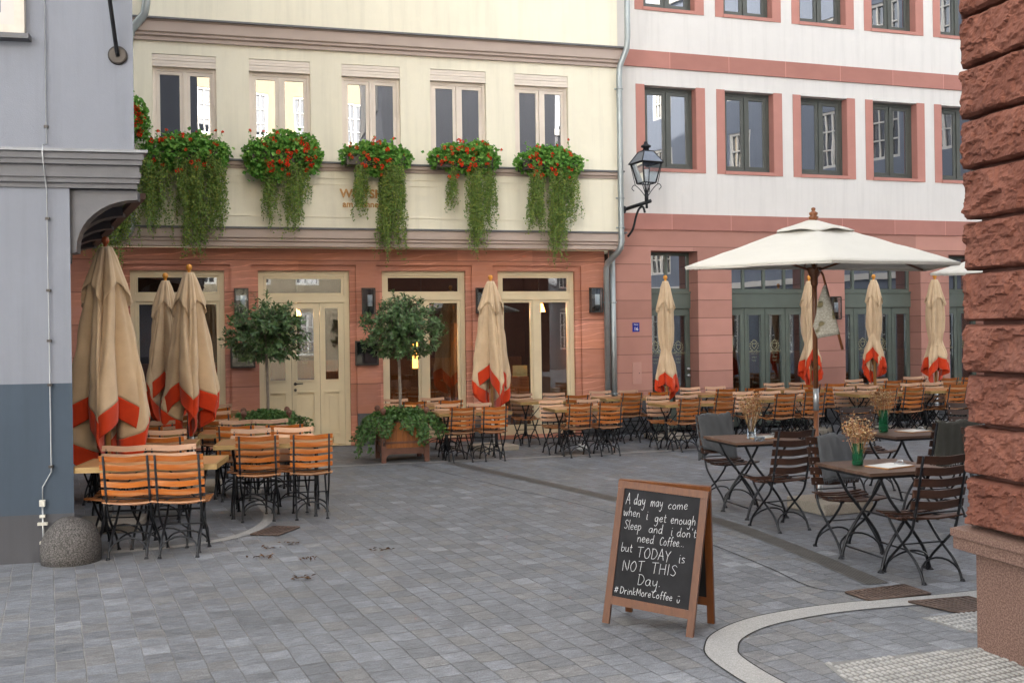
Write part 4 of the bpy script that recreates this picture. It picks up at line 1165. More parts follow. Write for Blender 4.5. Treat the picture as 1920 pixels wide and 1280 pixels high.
TB_G = 'wooden beer garden tables on the terrace'
def make_table():
    o = thing('terrace_table', 'x', 'table', (0, 0, 0), 0, TB_G)
    L, Wd = 1.14, 0.64
    b = MB(); b.box(-L / 2 + .02, L / 2 - .02, -Wd / 2 + .02, Wd / 2 - .02, 0.71, 0.736); b.build('tabletop', M['tabletop'], o)
    b = MB(); frame_rect(b, -L / 2, L / 2, -Wd / 2, Wd / 2, 0, .02, .045)
    b.v = [(v[0], v[2], 0.738 - v[1]) for v in b.v]; b.build('table_edge', M['tableedge'], o)
    for s in (-1, 1):
        x = s * 0.40; b = MB()
        b.tube([(x, 0, 0.16), (x, 0, 0.50)], [.028, .02], 8)
        for q in (-1, 1):
            b.tube(bez([(x, 0, 0.44), (x, q * .06, 0.54), (x, q * .15, 0.61), (x, q * .2, 0.70)], 4), .013, 6)
            b.tube(bez([(x, 0, 0.30), (x, q * .07, 0.20), (x, q * .17, 0.13), (x, q * .22, 0.0)], 4), .014, 6)
            b.lathe([(.024, 0), (.02, .008), (.012, .02)], x, q * .22, 8)
        b.box(x - .02, x + .02, -.25, .25, .695, .709)
        b.build('trestle', M['iron'], o)
    b = MB(); b.tube([(-.40, 0, .33), (.40, 0, .33)], .009, 6)
    for s in (-1, 1): b.tube([(s * .40, 0, .35), (s * .1, 0, .69)], .008, 5)
    b.build('stretcher', M['iron'], o)
    return o
table0 = make_table()
tused = [False]
def table(x, y, rot, label, scale):
    if not tused[0]:
        tused[0] = True
        KIDS[table0.name] = [(c, kids(c)) for c in kids(table0)]
        table0.location = (x, y, 0); table0.rotation_euler = (0, 0, rot); table0.scale = (scale,) * 3; table0['label'] = label
        return
    dup(table0, (x, y, 0), rot, label, TB_G, scale)

def setting(x, y, ang, phrase, scale=1.0, near=(-.24, .24), far=(-.24, .24), half=0.43, adjn=0.0, adjf=0.0):
    """table centred at x,y; near chairs sit on the viewer's side; offsets along the table in metres"""
    table(x, y, ang, 'wooden table with tan edge, ' + phrase, scale)
    ca, sa = math.cos(ang), math.sin(ang)
    names = {1: ['single'], 2: ['left', 'right'], 3: ['left', 'middle', 'right']}
    for side, lst, sgn in (('near', near, -1), ('far', far, 1)):
        for nm, u in zip(names.get(len(lst), []), lst):
            d = sgn * (half * scale - 0.235 * scale)
            px, py = x + u * ca - d * sa, y + u * sa + d * ca
            chair((px, py, 0), ang if sgn < 0 else ang + math.pi, 'slatted chair, %s %s seat of the %s' % (side, nm, phrase), scale)

setting(-3.03, 8.52, R_(7), 'table beside the granite bollard', 1.0, (-.13, .275), (-.34, .10), half=0.42)
setting(-3.72, 10.05, R_(12), 'table right behind the largest closed parasol', .99, near=(.28,), far=(-.22, .22))
setting(-4.30, 11.35, R_(12), 'table beneath the pair of closed parasols', .98)
setting(-2.38, 10.15, R_(8), 'table at the curved kerb end', .99, near=(-.14, .33), far=(-.27, .15))
setting(-2.93, 11.40, R_(10), 'second table back from the curved kerb', .98, near=(-.16, .34), far=(-.24, .20))
setting(-4.10, 13.05, R_(15), 'table left of the laurel by the cream door', .96, near=(-.24, .28), far=(-.24, .24))
setting(-4.55, 14.75, R_(15), 'table under the leftmost shop window', .94)

def row(O, A, dn, df, near, far, phrase, scale, tu=None):
    um = tu if tu is not None else (sum(near) + sum(far)) / (len(near) + len(far))
    d = (dn + df) / 2
    x, y, _ = fac(O, A, um, -d)
    setting(x, y, A, phrase, scale, [u - um for u in near], [u - um for u in far], half=(dn - df) / 2 / scale)
row(OY, AY, 2.85, 2.00, (-3.17, -2.69), (-3.20, -2.74), 'kerb table beside the ivy planter', .92)
row(OY, AY, 2.85, 2.00, (-1.44, -0.98), (-1.62, -1.02), 'kerb table before the rightmost shop window', .925)
row(OW, AW, 2.80, 1.95, (0.02, 0.58), (-0.12, 0.38), 'kerb table in front of the house number', .94)
row(OW, AW, 2.75, 1.95, (1.68, 2.20), (1.43, 1.91, 2.38), 'kerb table behind the white umbrella pole', .965)
row(OW, AW, 2.75, 1.95, (3.53, 4.04), (3.28, 3.76), 'kerb table right of the white umbrella pole', 1.0)
row(OW, AW, 2.70, 1.93, (4.97, 5.46), (4.63, 5.10), 'kerb table nearest the rough stone pillar', 1.025)
row(OY, AY, 1.40, 0.60, (-3.62, -3.04), (-3.78, -3.18), 'wall table behind the ivy planter', .935)
row(OY, AY, 1.40, 0.60, (-1.01,), (-1.68, -1.14), 'wall table below the lit orange lamps', .96, -1.36)
row(OW, AW, 1.35, 0.58, (-0.27, 0.24), (-0.46, 0.03), 'wall table by the zinc drainpipes', .97)
row(OW, AW, 1.35, 0.58, (1.47, 2.00), (1.22, 1.69), 'wall table right of the parasol by number 16', .985)
row(OW, AW, 1.35, 0.58, (3.09, 3.61), (2.86, 3.36), 'wall table before the left green doors', 1.02)
row(OW, AW, 1.35, 0.58, (4.77, 5.25), (4.51, 5.04), 'wall table before the right green doors', 1.045)
row(OW, AW, 1.35, 0.58, (5.95, 6.42), (5.80, 6.29), 'wall table before the door marked T5', 1.065)

# dark bistro set at the right
DC_G = 'dark slatted bistro chairs at the right'
dk = make_chair('bistro_chair', 'dark brown slatted chair facing away at the nearest bistro table', 'chair', [M['darkslat'], M['darkslat'], M['darkslat']], H=0.885, w=0.43, nsl=5, sh=0.058, screws=True, group=DC_G)
KIDS[dk.name] = [(c, kids(c)) for c in kids(dk)]
def face(dx, dy): return math.atan2(dy, dx) - math.pi / 2
dk.location = (2.90, 7.22, 0); dk.rotation_euler = (0, 0, face(-.28, .96))
D3a = face(.27, -.96)
dup(dk, (2.66, 8.10, 0), D3a, 'dark slatted chair with grey felt blanket at the nearest bistro table')
dup(dk, (2.37, 9.08, 0), face(-.38, .92), 'dark slatted chair facing away at the table with the clear vase')
D1a = face(.42, -.91)
dup(dk, (2.20, 10.38, 0), D1a, 'dark slatted chair under a grey blanket left of the clear vase')
dup(dk, (3.93, 11.20, 0), face(.25, -.97), 'dark slatted chair facing the viewer behind the upright green vase')
D7a = face(-.3, .95)
dup(dk, (3.99, 9.62, 0), D7a, 'dark slatted chair draped with the fringed olive shawl')
dup(dk, (4.20, 8.72, 0), face(.2, -.98), 'dark slatted chair partly hidden behind the stone pillar')
dup(dk, (5.37, 11.75, 0), face(.2, -.98), 'dark slatted chair at the far right beyond the olive shawl')

BT_G = 'dark square bistro tables'
bt = thing('bistro_table', 'nearest dark bistro table, holding the lower green vase and white menu board', 'table', (2.77, 7.62, 0), R_(16), BT_G)
b = MB()
for k in range(9):
    y0 = -.345 + k * .0768
    b.box(-.35, .35, y0, y0 + .0745, .712, .735)
b.build('tabletop', M['darktop'], bt)
b = MB(); frame_rect(b, -.33, .33, -.33, .33, 0, .02, .02); b.v = [(v[0], v[2], .711 - v[1]) for v in b.v]; b.build('apron', M['iron'], bt)
for s in (-1, 1):
    b = MB(); y = s * .27; y2 = s * .245
    b.tube(bez([(-.22, y, .69), (-.13, y, .52), (0, y, .36), (.14, y, .17), (.2, y, .0)], 5), .0125, 7)
    b.tube(bez([(.22, y2, .69), (.13, y2, .52), (0, y2, .36), (-.14, y2, .17), (-.2, y2, .0)], 5), .0125, 7)
    for xx, yy in ((.2, y), (-.2, y2)): b.lathe([(.028, 0), (.022, .008), (.013, .02)], xx, yy, 8)
    b.build('trestle', M['iron'], bt)
b = MB()
b.tube([(.165, -.27, .1), (.165, .27, .1)], .007, 6); b.tube([(-.165, -.245, .1), (-.165, .245, .1)], .007, 6); b.tube([(0, -.27, .36), (0, .27, .36)], .007, 6)
b.build('stretcher', M['iron'], bt)
KIDS[bt.name] = [(c, kids(c)) for c in kids(bt)]
T1 = Vector((2.30, 9.75)); T2 = Vector((2.77, 7.62)); T3 = Vector((3.87, 10.08))
dup(bt, (*T1, 0), R_(15), 'dark bistro table holding the clear vase, between chalkboard and umbrella pole')
dup(bt, (*T3, 0), R_(17), 'farthest dark bistro table, holding the upright green vase')

# felt blankets over the chair backs
def blanket(name, label, chair_loc, ang, w, front, back, mat, x0=0.0, fringe=False, H=0.89, swag=0.0):
    b = MB(); n, k = 18, 26
    tot = front + back; lean = .23
    rows = []
    for i in range(k + 1):
        s = i / k * tot
        col = []
        for j in range(n + 1):
            u = -1 + 2 * j / n
            x = x0 + u * w / 2
            nz = noise.noise(Vector((x * 5, s * 4, len(label))))
            fold = .010 * math.sin(u * 7 + s * 5) + .012 * nz
            ss = s + swag * (1 - u) * .5
            if ss < back:
                d = back - ss; z = H + .012 - d * .97; y = -.165 - (H - .5) * lean - .018 + d * lean - abs(fold)
                y = max(y, -.30) if d < .36 else -.165 - .14 * lean - .03 - abs(fold)
            else:
                d = ss - back; z = H + .012 - d * .97; y = -.165 - (H - .5) * lean + .022 + d * lean + abs(fold)
            if abs(ss - back) < .02: z = H + .016
            col.append(len(b.v)); b.v.append((x + .006 * nz, y, z + .01 * math.sin(u * 5)))
        rows.append(col)
    for i in range(k):
        for j in range(n):
            b.face((rows[i][j], rows[i][j + 1], rows[i + 1][j + 1], rows[i + 1][j]), 0, True)
    o = link(name, None, None, (*chair_loc, 0), ang); tag(o, label, 'blanket', 'blankets over the bistro chairs')
    c = b.build('cloth', mat, o, recalc=False)
    md = c.modifiers.new('thickness', 'SOLIDIFY'); md.thickness = .007
    if fringe:
        f = MB()
        for row_ in (rows[0], rows[-1]):
            for q in range(34):
                t = q / 33 * n; j = min(int(t), n - 1); a = Vector(b.v[row_[j]]).lerp(Vector(b.v[row_[j + 1]]), t - j)
                f.tube([a, a + Vector((.006 * math.sin(q * 3), .004 * math.cos(q * 2), -.035))], .0035, 4)
        f.build('fringe', mat, o)
    return o
blanket('felt_blanket', 'grey felt blanket over the chair back left of the clear vase', (2.20, 10.38), D1a, .42, .34, .48, M['felt'], 0.0, swag=.16)
blanket('felt_blanket', 'grey fringed blanket over the chair back behind the lower green vase', (2.66, 8.10), D3a, .34, .36, .3, M['felt'], -.05, True)
blanket('felt_shawl', 'dark olive shawl with fringe slung over a chair near the pillar', (3.99, 9.62), D7a, .46, .30, .34, M['shawl'], .06, True, swag=-.1)

# vases, bouquets, menus
def vase(x, y, label, mat, r, h, water=False):
    o = thing('flower_vase', label, 'vase', (x, y, .736), 0, 'vases on the bistro tables')
    b = MB(); n = 18
    b.lathe([(r * .93, 0.002), (r, .012), (r, h * .8), (r * .96, h * .86), (r, h)], 0, 0, n)
    b.f = b.f[:-1]; b.m = b.m[:-1]; b.sm = b.sm[:-1]
    c = b.build('glass', mat, o)
    return o
def bouquet(x, y, z, label, seed, spread, h, cols=None):
    rnd = random.Random(seed)
    o = thing('dried_bouquet', label, 'flowers', (x, y, z), 0, 'dried flower bouquets on the bistro tables')
    st = MB(); fl = MB(); hd = MB()
    for k in range(46):
        a = rnd.uniform(0, 6.28); rr_ = spread * math.sqrt(rnd.random()); hh = h * rnd.uniform(.55, 1.05) * (1 - .3 * (rr_ / spread) ** 2)
        tip = Vector((rr_ * math.cos(a), rr_ * math.sin(a), hh)); base = Vector((.02 * math.cos(a), .02 * math.sin(a), -.12))
        mid = base.lerp(tip, .6) + Vector((0, 0, .02))
        st.tube([base, mid, tip], .0016, 3, caps=False)
        for q in range(16):
            p = mid.lerp(tip, rnd.uniform(0, 1.05)) + Vector((rnd.gauss(0, .016), rnd.gauss(0, .016), rnd.gauss(0, .016)))
            d = Vector((rnd.gauss(0, 1), rnd.gauss(0, 1), rnd.gauss(0, 1))).normalized() * rnd.uniform(.006, .014); e = d.orthogonal().normalized() * d.length * .5
            fl.quad(p - d, p + e, p + d, p - e)
    for k in range(5):
        a = rnd.uniform(0, 6.28); p = Vector((spread * .5 * math.cos(a), spread * .5 * math.sin(a), h * rnd.uniform(.35, .7)))
        for q in range(60):
            d = Vector((rnd.gauss(0, 1), rnd.gauss(0, 1), rnd.gauss(0, 1))).normalized(); e = d.orthogonal().normalized() * .009
            r = .028
            if q == 0: hd = MB()
            hd.quad(p + d * r * .3, p + d * r * .7 + e, p + d * r, p + d * r * .7 - e)
        hd.build('flower_head', M['dried'], o, recalc=False)
    st.build('stems', M['dried'], o, recalc=False); fl.build('sprigs', M['dried'], o, recalc=False)
vase(2.27, 9.66, 'clear glass vase on the left bistro table', M['clear'], .042, .20)
bouquet(2.27, 9.66, .736 + .19, 'russet dried bouquet in the clear vase', 1, .13, .26)
vase(2.60, 7.66, 'lower green glass vase on the nearest bistro table', M['greenglass'], .041, .165)
bouquet(2.60, 7.66, .736 + .155, 'tan dried bouquet in the lower green vase', 2, .13, .22)
vase(3.70, 10.13, 'upright green glass vase on the farthest bistro table', M['greenglass'], .045, .22)
bouquet(3.70, 10.13, .736 + .21, 'dark red and tan dried bouquet in the upright green vase', 5, .13, .27)
def menu(x, y, rot, label):
    o = thing('clipboard_menu', label, 'menu', (x, y, .737), rot, 'menu clipboards on the bistro tables')
    b = MB(); b.box(-.105, .105, -.15, .15, 0, .006); b.build('board', M['lightpole'], o)
    b = MB(); b.box(-.097, .097, -.14, .14, .007, .009); b.build('sheet', M['paper'], o)
    b = MB(); b.box(-.04, .04, .10, .14, .010, .018); b.tube([(-.03, .12, .02), (-.02, .12, .036), (.02, .12, .036), (.03, .12, .02)], .006, 6); b.build('clip', M['steel'], o)
menu(2.42, 9.74, R_(-58), 'white menu clipboard on the left bistro table')
menu(2.80, 7.55, R_(-58), 'white menu clipboard on the nearest bistro table')
menu(4.0, 10.14, R_(-58), 'white menu clipboard on the farthest bistro table')
o = thing('glass_ashtray', 'small clear glass ashtray beside the clear vase', 'ashtray', (2.30, 9.47, .737))
b = MB(); b.lathe([(.045, 0), (.05, .035), (.044, .035), (.04, .01), (.001, .008)], 0, 0, 16); b.build('dish', M['clear'], o)

# ------------------------------------------------------------------ PARASOLS
def closed_parasol(x, y, label, ztop, zred, zbot, rad, tied=False, seed=0, rot=0.0, slab=True, wood=None):
    o = thing('closed_parasol', label, 'parasol', (x, y, 0), rot, 'closed tan parasols with red hems')
    rnd = random.Random(seed); NF = 8; NA = 160; NZ = 46; zig = .34 if not tied else .30; bandw = .20 if not tied else .19; zbot -= .02
    ph = [rnd.uniform(-.3, .3) for _ in range(NF)]; am = [rnd.uniform(.8, 1.25) for _ in range(NF)]; hem = [rnd.uniform(-.10, .16) for _ in range(NF)]
    L = ztop - zbot
    def prof(t):
        if tied:
            pts = [(0, .16), (.06, .30), (.25, .50), (.42, .56), (.55, .52), (.66, .36), (.70, .40), (.85, .72), (1.0, .86)]
        else:
            pts = [(0, .14), (.05, .25), (.2, .44), (.45, .66), (.7, .88), (.88, 1.0), (1.0, .94)]
        for i in range(len(pts) - 1):
            if t <= pts[i + 1][0]:
                u = (t - pts[i][0]) / (pts[i + 1][0] - pts[i][0]); u = u * u * (3 - 2 * u) if False else u
                return pts[i][1] + (pts[i + 1][1] - pts[i][1]) * u
        return pts[-1][1]
    def lobe(a):
        f = (a / (2 * math.pi) * NF) % NF; i = int(f); u = f - i
        return i, u
    redfrac = (ztop - zred) / L
    asy = [rnd.uniform(.25, .75) for _ in range(NF)]
    jit = [rnd.uniform(-.045, .045) for _ in range(NF + 1)]; jit[NF] = jit[0]
    def cutf(i, u):
        # square canopy: corner ribs reach low, mid ribs stay high, hem straight between them
        lo, hi = 1.02, 1.0 - zig / L
        e0, e1 = (lo, hi) if i % 2 == 0 else (hi, lo)
        return e0 + (e1 - e0) * u + (jit[i] * (1 - u) + jit[i + 1] * u) * 1.3
    def surf(a, t, z0=None):
        i, u = lobe(a)
        pk = asy[i]
        tri = u / pk if u < pk else (1 - u) / (1 - pk)   # 0 in the fold valley, 1 on the ridge
        ridge = math.sin(tri * math.pi / 2) ** .8
        tt = t * cutf(i, u)
        depth = min(.74, (.16 + .72 * min(1, t * 1.35)) * am[i])
        if tied: depth *= .45 + .55 * min(1, abs(t - .68) * 3)
        r = rad * 1.06 * prof(t) * (1 - depth * (1 - ridge))
        sub = .5 + .5 * math.sin(u * math.pi * 6 + i)
        r -= .024 * sub * min(1, t * 2) * ridge
        sw = (.42 if i % 2 else -.34) * am[i]
        tw = a + (ph[i] * .4 + sw * math.sin(math.pi * u)) * min(1, t * 1.3) + .10 * t * math.sin(a * 2 + seed)
        w = noise.noise(Vector((math.cos(a) * 2, math.sin(a) * 2, t * 5 + seed))) * .026 * (.3 + t)
        w += noise.noise(Vector((math.cos(a) * 6, math.sin(a) * 6, t * 7 + seed * 3))) * .018 * (.2 + t)
        r = max(.03, r + w)
        return (r * math.cos(tw), r * math.sin(tw), ztop - L * tt)
    def hemfrac(a):
        i, u = lobe(a)
        return 1 - bandw / (L * cutf(i, u))
    # upper cloth and red border as two meshes sharing the seam
    for nm, mat, red in (('canopy', M['tan'], False), ('red_border', M['red'], True)):
        b = MB(); rows = []
        nz = 12 if red else NZ
        for k in range(nz + 1):
            col = []
            for j in range(NA):
                a = 2 * math.pi * j / NA; h = hemfrac(a)
                t = h + (1 - h) * k / nz if red else h * k / nz
                col.append(len(b.v)); b.v.append(surf(a, t))
            rows.append(col)
        for k in range(nz):
            for j in range(NA):
                b.face((rows[k][j], rows[k][(j + 1) % NA], rows[k + 1][(j + 1) % NA], rows[k + 1][j]), 0, True)
        c = b.build(nm, mat, o, recalc=False)
        md = c.modifiers.new('thickness', 'SOLIDIFY'); md.thickness = .006; md.offset = -1
    # wind-vent flap over the top
    b = MB(); rows = []
    for k in range(15):
        col = []
        for j in range(NA):
            a = 2 * math.pi * j / NA; i, u = lobe(a)
            t = (.012 + .235 * k / 14) * (1 + (.30 if k else 0) * (k / 14) * (.45 * math.cos(math.pi * (u if i % 2 else 1 - u)) * -1 + hem[i]))
            p = surf(a, t); r = 1.07 + .22 * k / 14
            p = (p[0] * r, p[1] * r, p[2] + .006)
            col.append(len(b.v)); b.v.append(p)
        rows.append(col)
    for k in range(14):
        for j in range(NA): b.face((rows[k][j], rows[k][(j + 1) % NA], rows[k + 1][(j + 1) % NA], rows[k + 1][j]), 0, True)
    c = b.build('vent_flap', M['tan'], o, recalc=False)
    md = c.modifiers.new('thickness', 'SOLIDIFY'); md.thickness = .004; md.offset = 1
    b = MB(); b.lathe([(.018, ztop - .03), (.03, ztop - .005), (.014, ztop + .015), (.020, ztop + .03), (.034, ztop + .05), (.036, ztop + .065), (.03, ztop + .088), (.012, ztop + .10)], 0, 0, 14)
    b.build('finial', wood or M['knob'], o)
    b = MB(); b.tube([(0, 0, .45), (0, 0, ztop)], .026, 12); b.build('pole', M['lightpole'], o)
    b = MB(); b.tube([(0, 0, .04), (0, 0, .62)], .031, 12); b.build('pole_socket', M['steel'], o)
    if tied:
        zt = ztop - L * .665
        b = MB(); b.tube([(rad * .37 * math.cos(R_(a)), rad * .37 * math.sin(R_(a)), zt + .008 * math.sin(R_(a * 2))) for a in range(0, 361, 15)], .010, 6, caps=False)
        b.tube([(0.02, -rad * .38, zt), (.03, -rad * .44, zt - .06), (.028, -rad * .43, zt - .12)], .006, 5)
        b.build('tie_band', M['tan'], o)
    b = MB()
    b.prism([(-.3, -.3), (.3, -.3), (.3, .3), (-.3, .3)], 'z', 0, .075); b.lathe([(.06, .075), (.05, .10)], 0, 0, 12)
    c = b.build('base_slab', M['granite'], o)
    md = c.modifiers.new('bevel', 'BEVEL'); md.width = .008
    return o
closed_parasol(-3.80, 9.50, 'largest closed tan parasol with red hem, beside the grey house corner', 2.63, 1.20, .66, .355, False, 3, .2, wood=plain("dark_knob", (0.30, 0.07, 0.02), 0.25))
closed_parasol(-4.30, 12.6, 'rear left of the two closed tan parasols by the left shop window', 2.49, 1.33, 0.86, .28, False, 8, .9)
closed_parasol(-3.78, 11.9, 'front right of the two closed tan parasols by the left shop window', 2.54, 1.25, .70, .31, False, 14, 1.7)
closed_parasol(-0.32, 15.65, 'untied closed tan parasol before the pier between the right yellow house windows', 2.59, 1.20, .69, .32, False, 21, .5)
closed_parasol(2.57, 16.9, 'tied tan parasol with red hem before the green door by number 16', 2.62, 1.27, .74, .24, True, 5, .3)
closed_parasol(5.17, 17.6, 'tied tan parasol with red hem half hidden by the white umbrella pole', 2.62, 1.36, .88, .24, True, 9, 1.0)
closed_parasol(6.40, 17.9, 'tied tan parasol with red hem before the right green doors', 2.64, 1.30, .91, .24, True, 12, .1)
closed_parasol(7.48, 17.9, 'tied tan parasol with red hem nearest the stone pillar', 2.63, 1.28, .89, .27, True, 17, .7)

def white_umbrella(x, y, label, grp):
    o = thing('white_umbrella', label, 'parasol', (x, y, 0), 0, grp)
    rim = [(-1.345, -.43, 2.369), (-.22, -1.24, 2.363), (1.10, -.78, 2.357), (1.27, .42, 2.372), (.28, 1.32, 2.464), (-1.0, .9, 2.449)]
    apex = Vector((0, 0, 2.84))
    b = MB(); n = 14; m_ = 12
    grid = {}
    def P_(i, s, t):
        a = Vector(rim[i]); c = Vector(rim[(i + 1) % 6])
        e = a.lerp(c, s)
        e = e * (1 - .018 * math.sin(math.pi * s)) ; e.z = (a.z + (c.z - a.z) * s)
        p = apex.lerp(e, t)
        p.z -= .02 * math.sin(math.pi * t) * math.sin(math.pi * s)
        p.z += .006 * noise.noise(p * 4) + .004 * noise.noise(Vector((p.x * 9, p.y * 3, 1)))
        return p
    rows = []
    for k in range(n + 1):
        col = []
        for i in range(6):
            for q in range(m_):
                col.append(len(b.v)); b.v.append(tuple(P_(i, q / m_, k / n)))
        rows.append(col)
    N = 6 * m_
    for k in range(n):
        for j in range(N): b.face((rows[k][j], rows[k][(j + 1) % N], rows[k + 1][(j + 1) % N], rows[k + 1][j]), 0, True)
    # short turned-under hem
    hem = []
    for j in range(N):
        v = Vector(b.v[rows[n][j]]); hem.append(len(b.v)); b.v.append((v.x * .992, v.y * .992, v.z - .022))
    for j in range(N): b.face((rows[n][j], rows[n][(j + 1) % N], hem[(j + 1) % N], hem[j]), 0, False)
    c = b.build('canopy', M['white'], o, recalc=False)
    md = c.modifiers.new('thickness', 'SOLIDIFY'); md.thickness = .004
    b = MB(); rows = []
    for k in range(7):
        col = []
        for i in range(6):
            for q in range(m_):
                p = P_(i, q / m_, .01 + .285 * k / 6); d = k / 6
                p.z += .012 + .028 * d * (1 - .8 * math.cos(2 * math.pi * q / m_)) * .8 + .012 * noise.noise(p * 7)
                col.append(len(b.v)); b.v.append(tuple(p))
        rows.append(col)
    for k in range(6):
        for j in range(N): b.face((rows[k][j], rows[k][(j + 1) % N], rows[k + 1][(j + 1) % N], rows[k + 1][j]), 0, True)
    c = b.build('vent_cap', M['white'], o, recalc=False)
    md = c.modifiers.new('thickness', 'SOLIDIFY'); md.thickness = .004
    b = MB(); b.lathe([(.03, 2.83), (.045, 2.86), (.05, 2.875), (.03, 2.885), (.042, 2.90), (.044, 2.915), (.02, 2.93), (.014, 2.938), (.022, 2.948), (.02, 2.962), (.004, 2.97)], 0, 0, 14); b.build('finial', M['polewood'], o)
    b = MB(); b.tube([(0, 0, 1.05), (0, 0, 2.83)], .025, 12); b.build('pole', M['polewood'], o)
    b = MB(); b.tube([(0, 0, .1), (0, 0, .98)], .025, 12); b.build('pole', M['polewood'], o)
    b = MB(); b.tube([(0, 0, .97), (0, 0, 1.19)], .0275, 12); b.build('joint_sleeve', M['steel'], o)
    b = MB(); b.lathe([(.03, 2.20), (.036, 2.22), (.036, 2.28), (.05, 2.30), (.075, 2.36), (.07, 2.38)], 0, 0, 14); b.build('hub', M['polewood'], o)
    for i, r in enumerate(rim):
        e = Vector(r); top = apex - Vector((0, 0, .03))
        b = MB(); b.tube([top + (e - top) * .02 + Vector((0, 0, -.03)), top.lerp(e, .97) + Vector((0, 0, -.025))], .012, 5); rb = b.build('rib', M['polewood'], o)
        b = MB(); b.tube([(e.x * .03, e.y * .03, 2.35), tuple(top.lerp(e, .52) + Vector((0, 0, -.03)))], .011, 5); b.build('strut', M['polewood'], rb)
    b = MB(); b.prism([(-.29, -.29), (.29, -.29), (.29, .29), (-.29, .29)], 'z', 0, .11)
    b.v = [tuple(Matrix.Rotation(R_(22), 3, 'Z') @ Vector(v) + Vector((.11, -.02, 0))) for v in b.v]
    c = b.build('base_slab', M['granite'], o); md = c.modifiers.new('bevel', 'BEVEL'); md.width = .008
    b = MB(); b.tube([(.02, .0, .11), (.02, 0, .30)], .034, 12); b.build('pole_socket', M['steel'], o)
    return o
UG = 'open white umbrellas'
white_umbrella(2.985, 9.98, 'open off-white canvas umbrella on a brown wooden pole over the bistro tables', UG)
white_umbrella(6.22, 11.73, 'second white umbrella, only its tip showing left of the stone pillar', UG)
o = thing('newspaper_holder', 'newspaper clamped in a wooden stick hanging from the white umbrella', 'newspaper', (3.03, 9.85, 0))
b = MB(); b.tube([(-.02, 0, 2.33), (0.0, 0, 2.30)], .012, 6); b.tube([(0, 0, 2.30), (.175, -.02, 1.57)], [.011, .015], 8); b.build('stick', M['polewood'], o)
b = MB(); n = 12
rws = []
edge_r = [(.02, 2.20), (.145, 1.72)]
pts_l = [(-.005, 2.19), (-.05, 2.05), (-.075, 1.90), (-.10, 1.80), (-.055, 1.68)]
for k in range(n + 1):
    t = k / n
    rx = edge_r[0][0] + (edge_r[1][0] - edge_r[0][0]) * t; rz = edge_r[0][1] + (edge_r[1][1] - edge_r[0][1]) * t
    f = t * 4; i = min(int(f), 3); u = f - i
    lx = pts_l[i][0] + (pts_l[i + 1][0] - pts_l[i][0]) * u; lz = pts_l[i][1] + (pts_l[i + 1][1] - pts_l[i][1]) * u
    col = []
    for j in range(9):
        s = j / 8; col.append(len(b.v)); b.v.append((rx + (lx - rx) * s, -.02 - .03 * math.sin(s * 3.0 + t * 2), rz + (lz - rz) * s))
    rws.append(col)
for k in range(n):
    for j in range(8): b.face((rws[k][j], rws[k][j + 1], rws[k + 1][j + 1], rws[k + 1][j]), 0, True)
c = b.build('newspaper', M['news'], o, recalc=False); md = c.modifiers.new('thickness', 'SOLIDIFY'); md.thickness = .008
b = MB(); b.tube([(-.03, .05, 2.36), (-.02, .02, 2.33)], .004, 4); b.build('hook', M['steel'], o)

# ------------------------------------------------------------------ PLANTS
def rvec(r):
    while True:
        v = Vector((r.uniform(-1, 1), r.uniform(-1, 1), r.uniform(-1, 1)))
        if .05 < v.length < 1: return v.normalized()
def add_leaf(b, p, d, n, L, w, fold=.25):
    d = d.normalized(); s = d.cross(n)
    if s.length < 1e-4: s = d.orthogonal()
    s.normalize(); n = s.cross(d)
    k = len(b.v)
    b.v += [tuple(p), tuple(p + d * L * .45 + s * w * .5 + n * w * fold), tuple(p + d * L), tuple(p + d * L * .45 - s * w * .5 + n * w * fold)]
    b.face((k, k + 1, k + 2)); b.face((k, k + 2, k + 3))

def laurel(x, y, label, seed, zc, rx, rz, lean=0.0):
    o = thing('laurel_tree', label, 'tree', (x, y, 0), 0, 'clipped laurel trees beside the cream door')
    r = random.Random(seed); b = MB(); tw = MB()
    cen = Vector((lean, 0, zc))
    for k in range(540):
        d = rvec(r); d.z = d.z * 1.0
        f = r.random() ** .38
        bump = 1.04 + .17 * noise.noise(d * 2.1 + Vector((seed, 0, 0))) + .10 * noise.noise(d * 5 + Vector((seed, 3, 0)))
        if r.random() < .05 and d.z > .3: bump += .14
        p = cen + Vector((d.x * rx, d.y * rx, d.z * rz)) * f * bump
        if p.z < zc - rz * .82: continue
        out = (p - cen); out.normalize()
        up = (out + Vector((0, 0, .35)) + rvec(r) * .4).normalized()
        tw.tube([p - up * .14, p], .003, 3, caps=False)
        for q in range(r.randint(9, 14)):
            a = r.uniform(0, 6.28); s = up.orthogonal().normalized(); s = Matrix.Rotation(a, 3, up) @ s
            st = p - up * r.uniform(0, .13)
            dd = (s * r.uniform(.5, 1.1) + up * r.uniform(.2, .9) - Vector((0, 0, .15)))
            add_leaf(b, st, dd, up, r.uniform(.05, .095), r.uniform(.022, .038), .18)
    b.build('crown', M['laurel'], o, recalc=False)
    t = MB(); t.tube([(0, 0, .45), (.01, 0, .9), (-.005, .005, zc - rz * .7), (lean * .6, 0, zc - rz * .25)], [.026, .022, .020, .014], 8)
    for k in range(9):
        a = k * .7 + r.random(); e = cen + Vector((math.cos(a) * rx * .6, math.sin(a) * rx * .6, r.uniform(-.1, .3) * rz))
        t.tube([(-.004, .004, zc - rz * (.75 - .02 * k)), Vector((lean * .5, 0, zc - rz * .45)).lerp(e, .5), e], [.010, .007, .003], 5, caps=False)
    for v in tw.f: pass
    k0 = len(t.v); t.v += tw.v
    for f in tw.f: t.face(tuple(i + k0 for i in f))
    t.build('trunk', M['bark'], o, recalc=False)
    return o
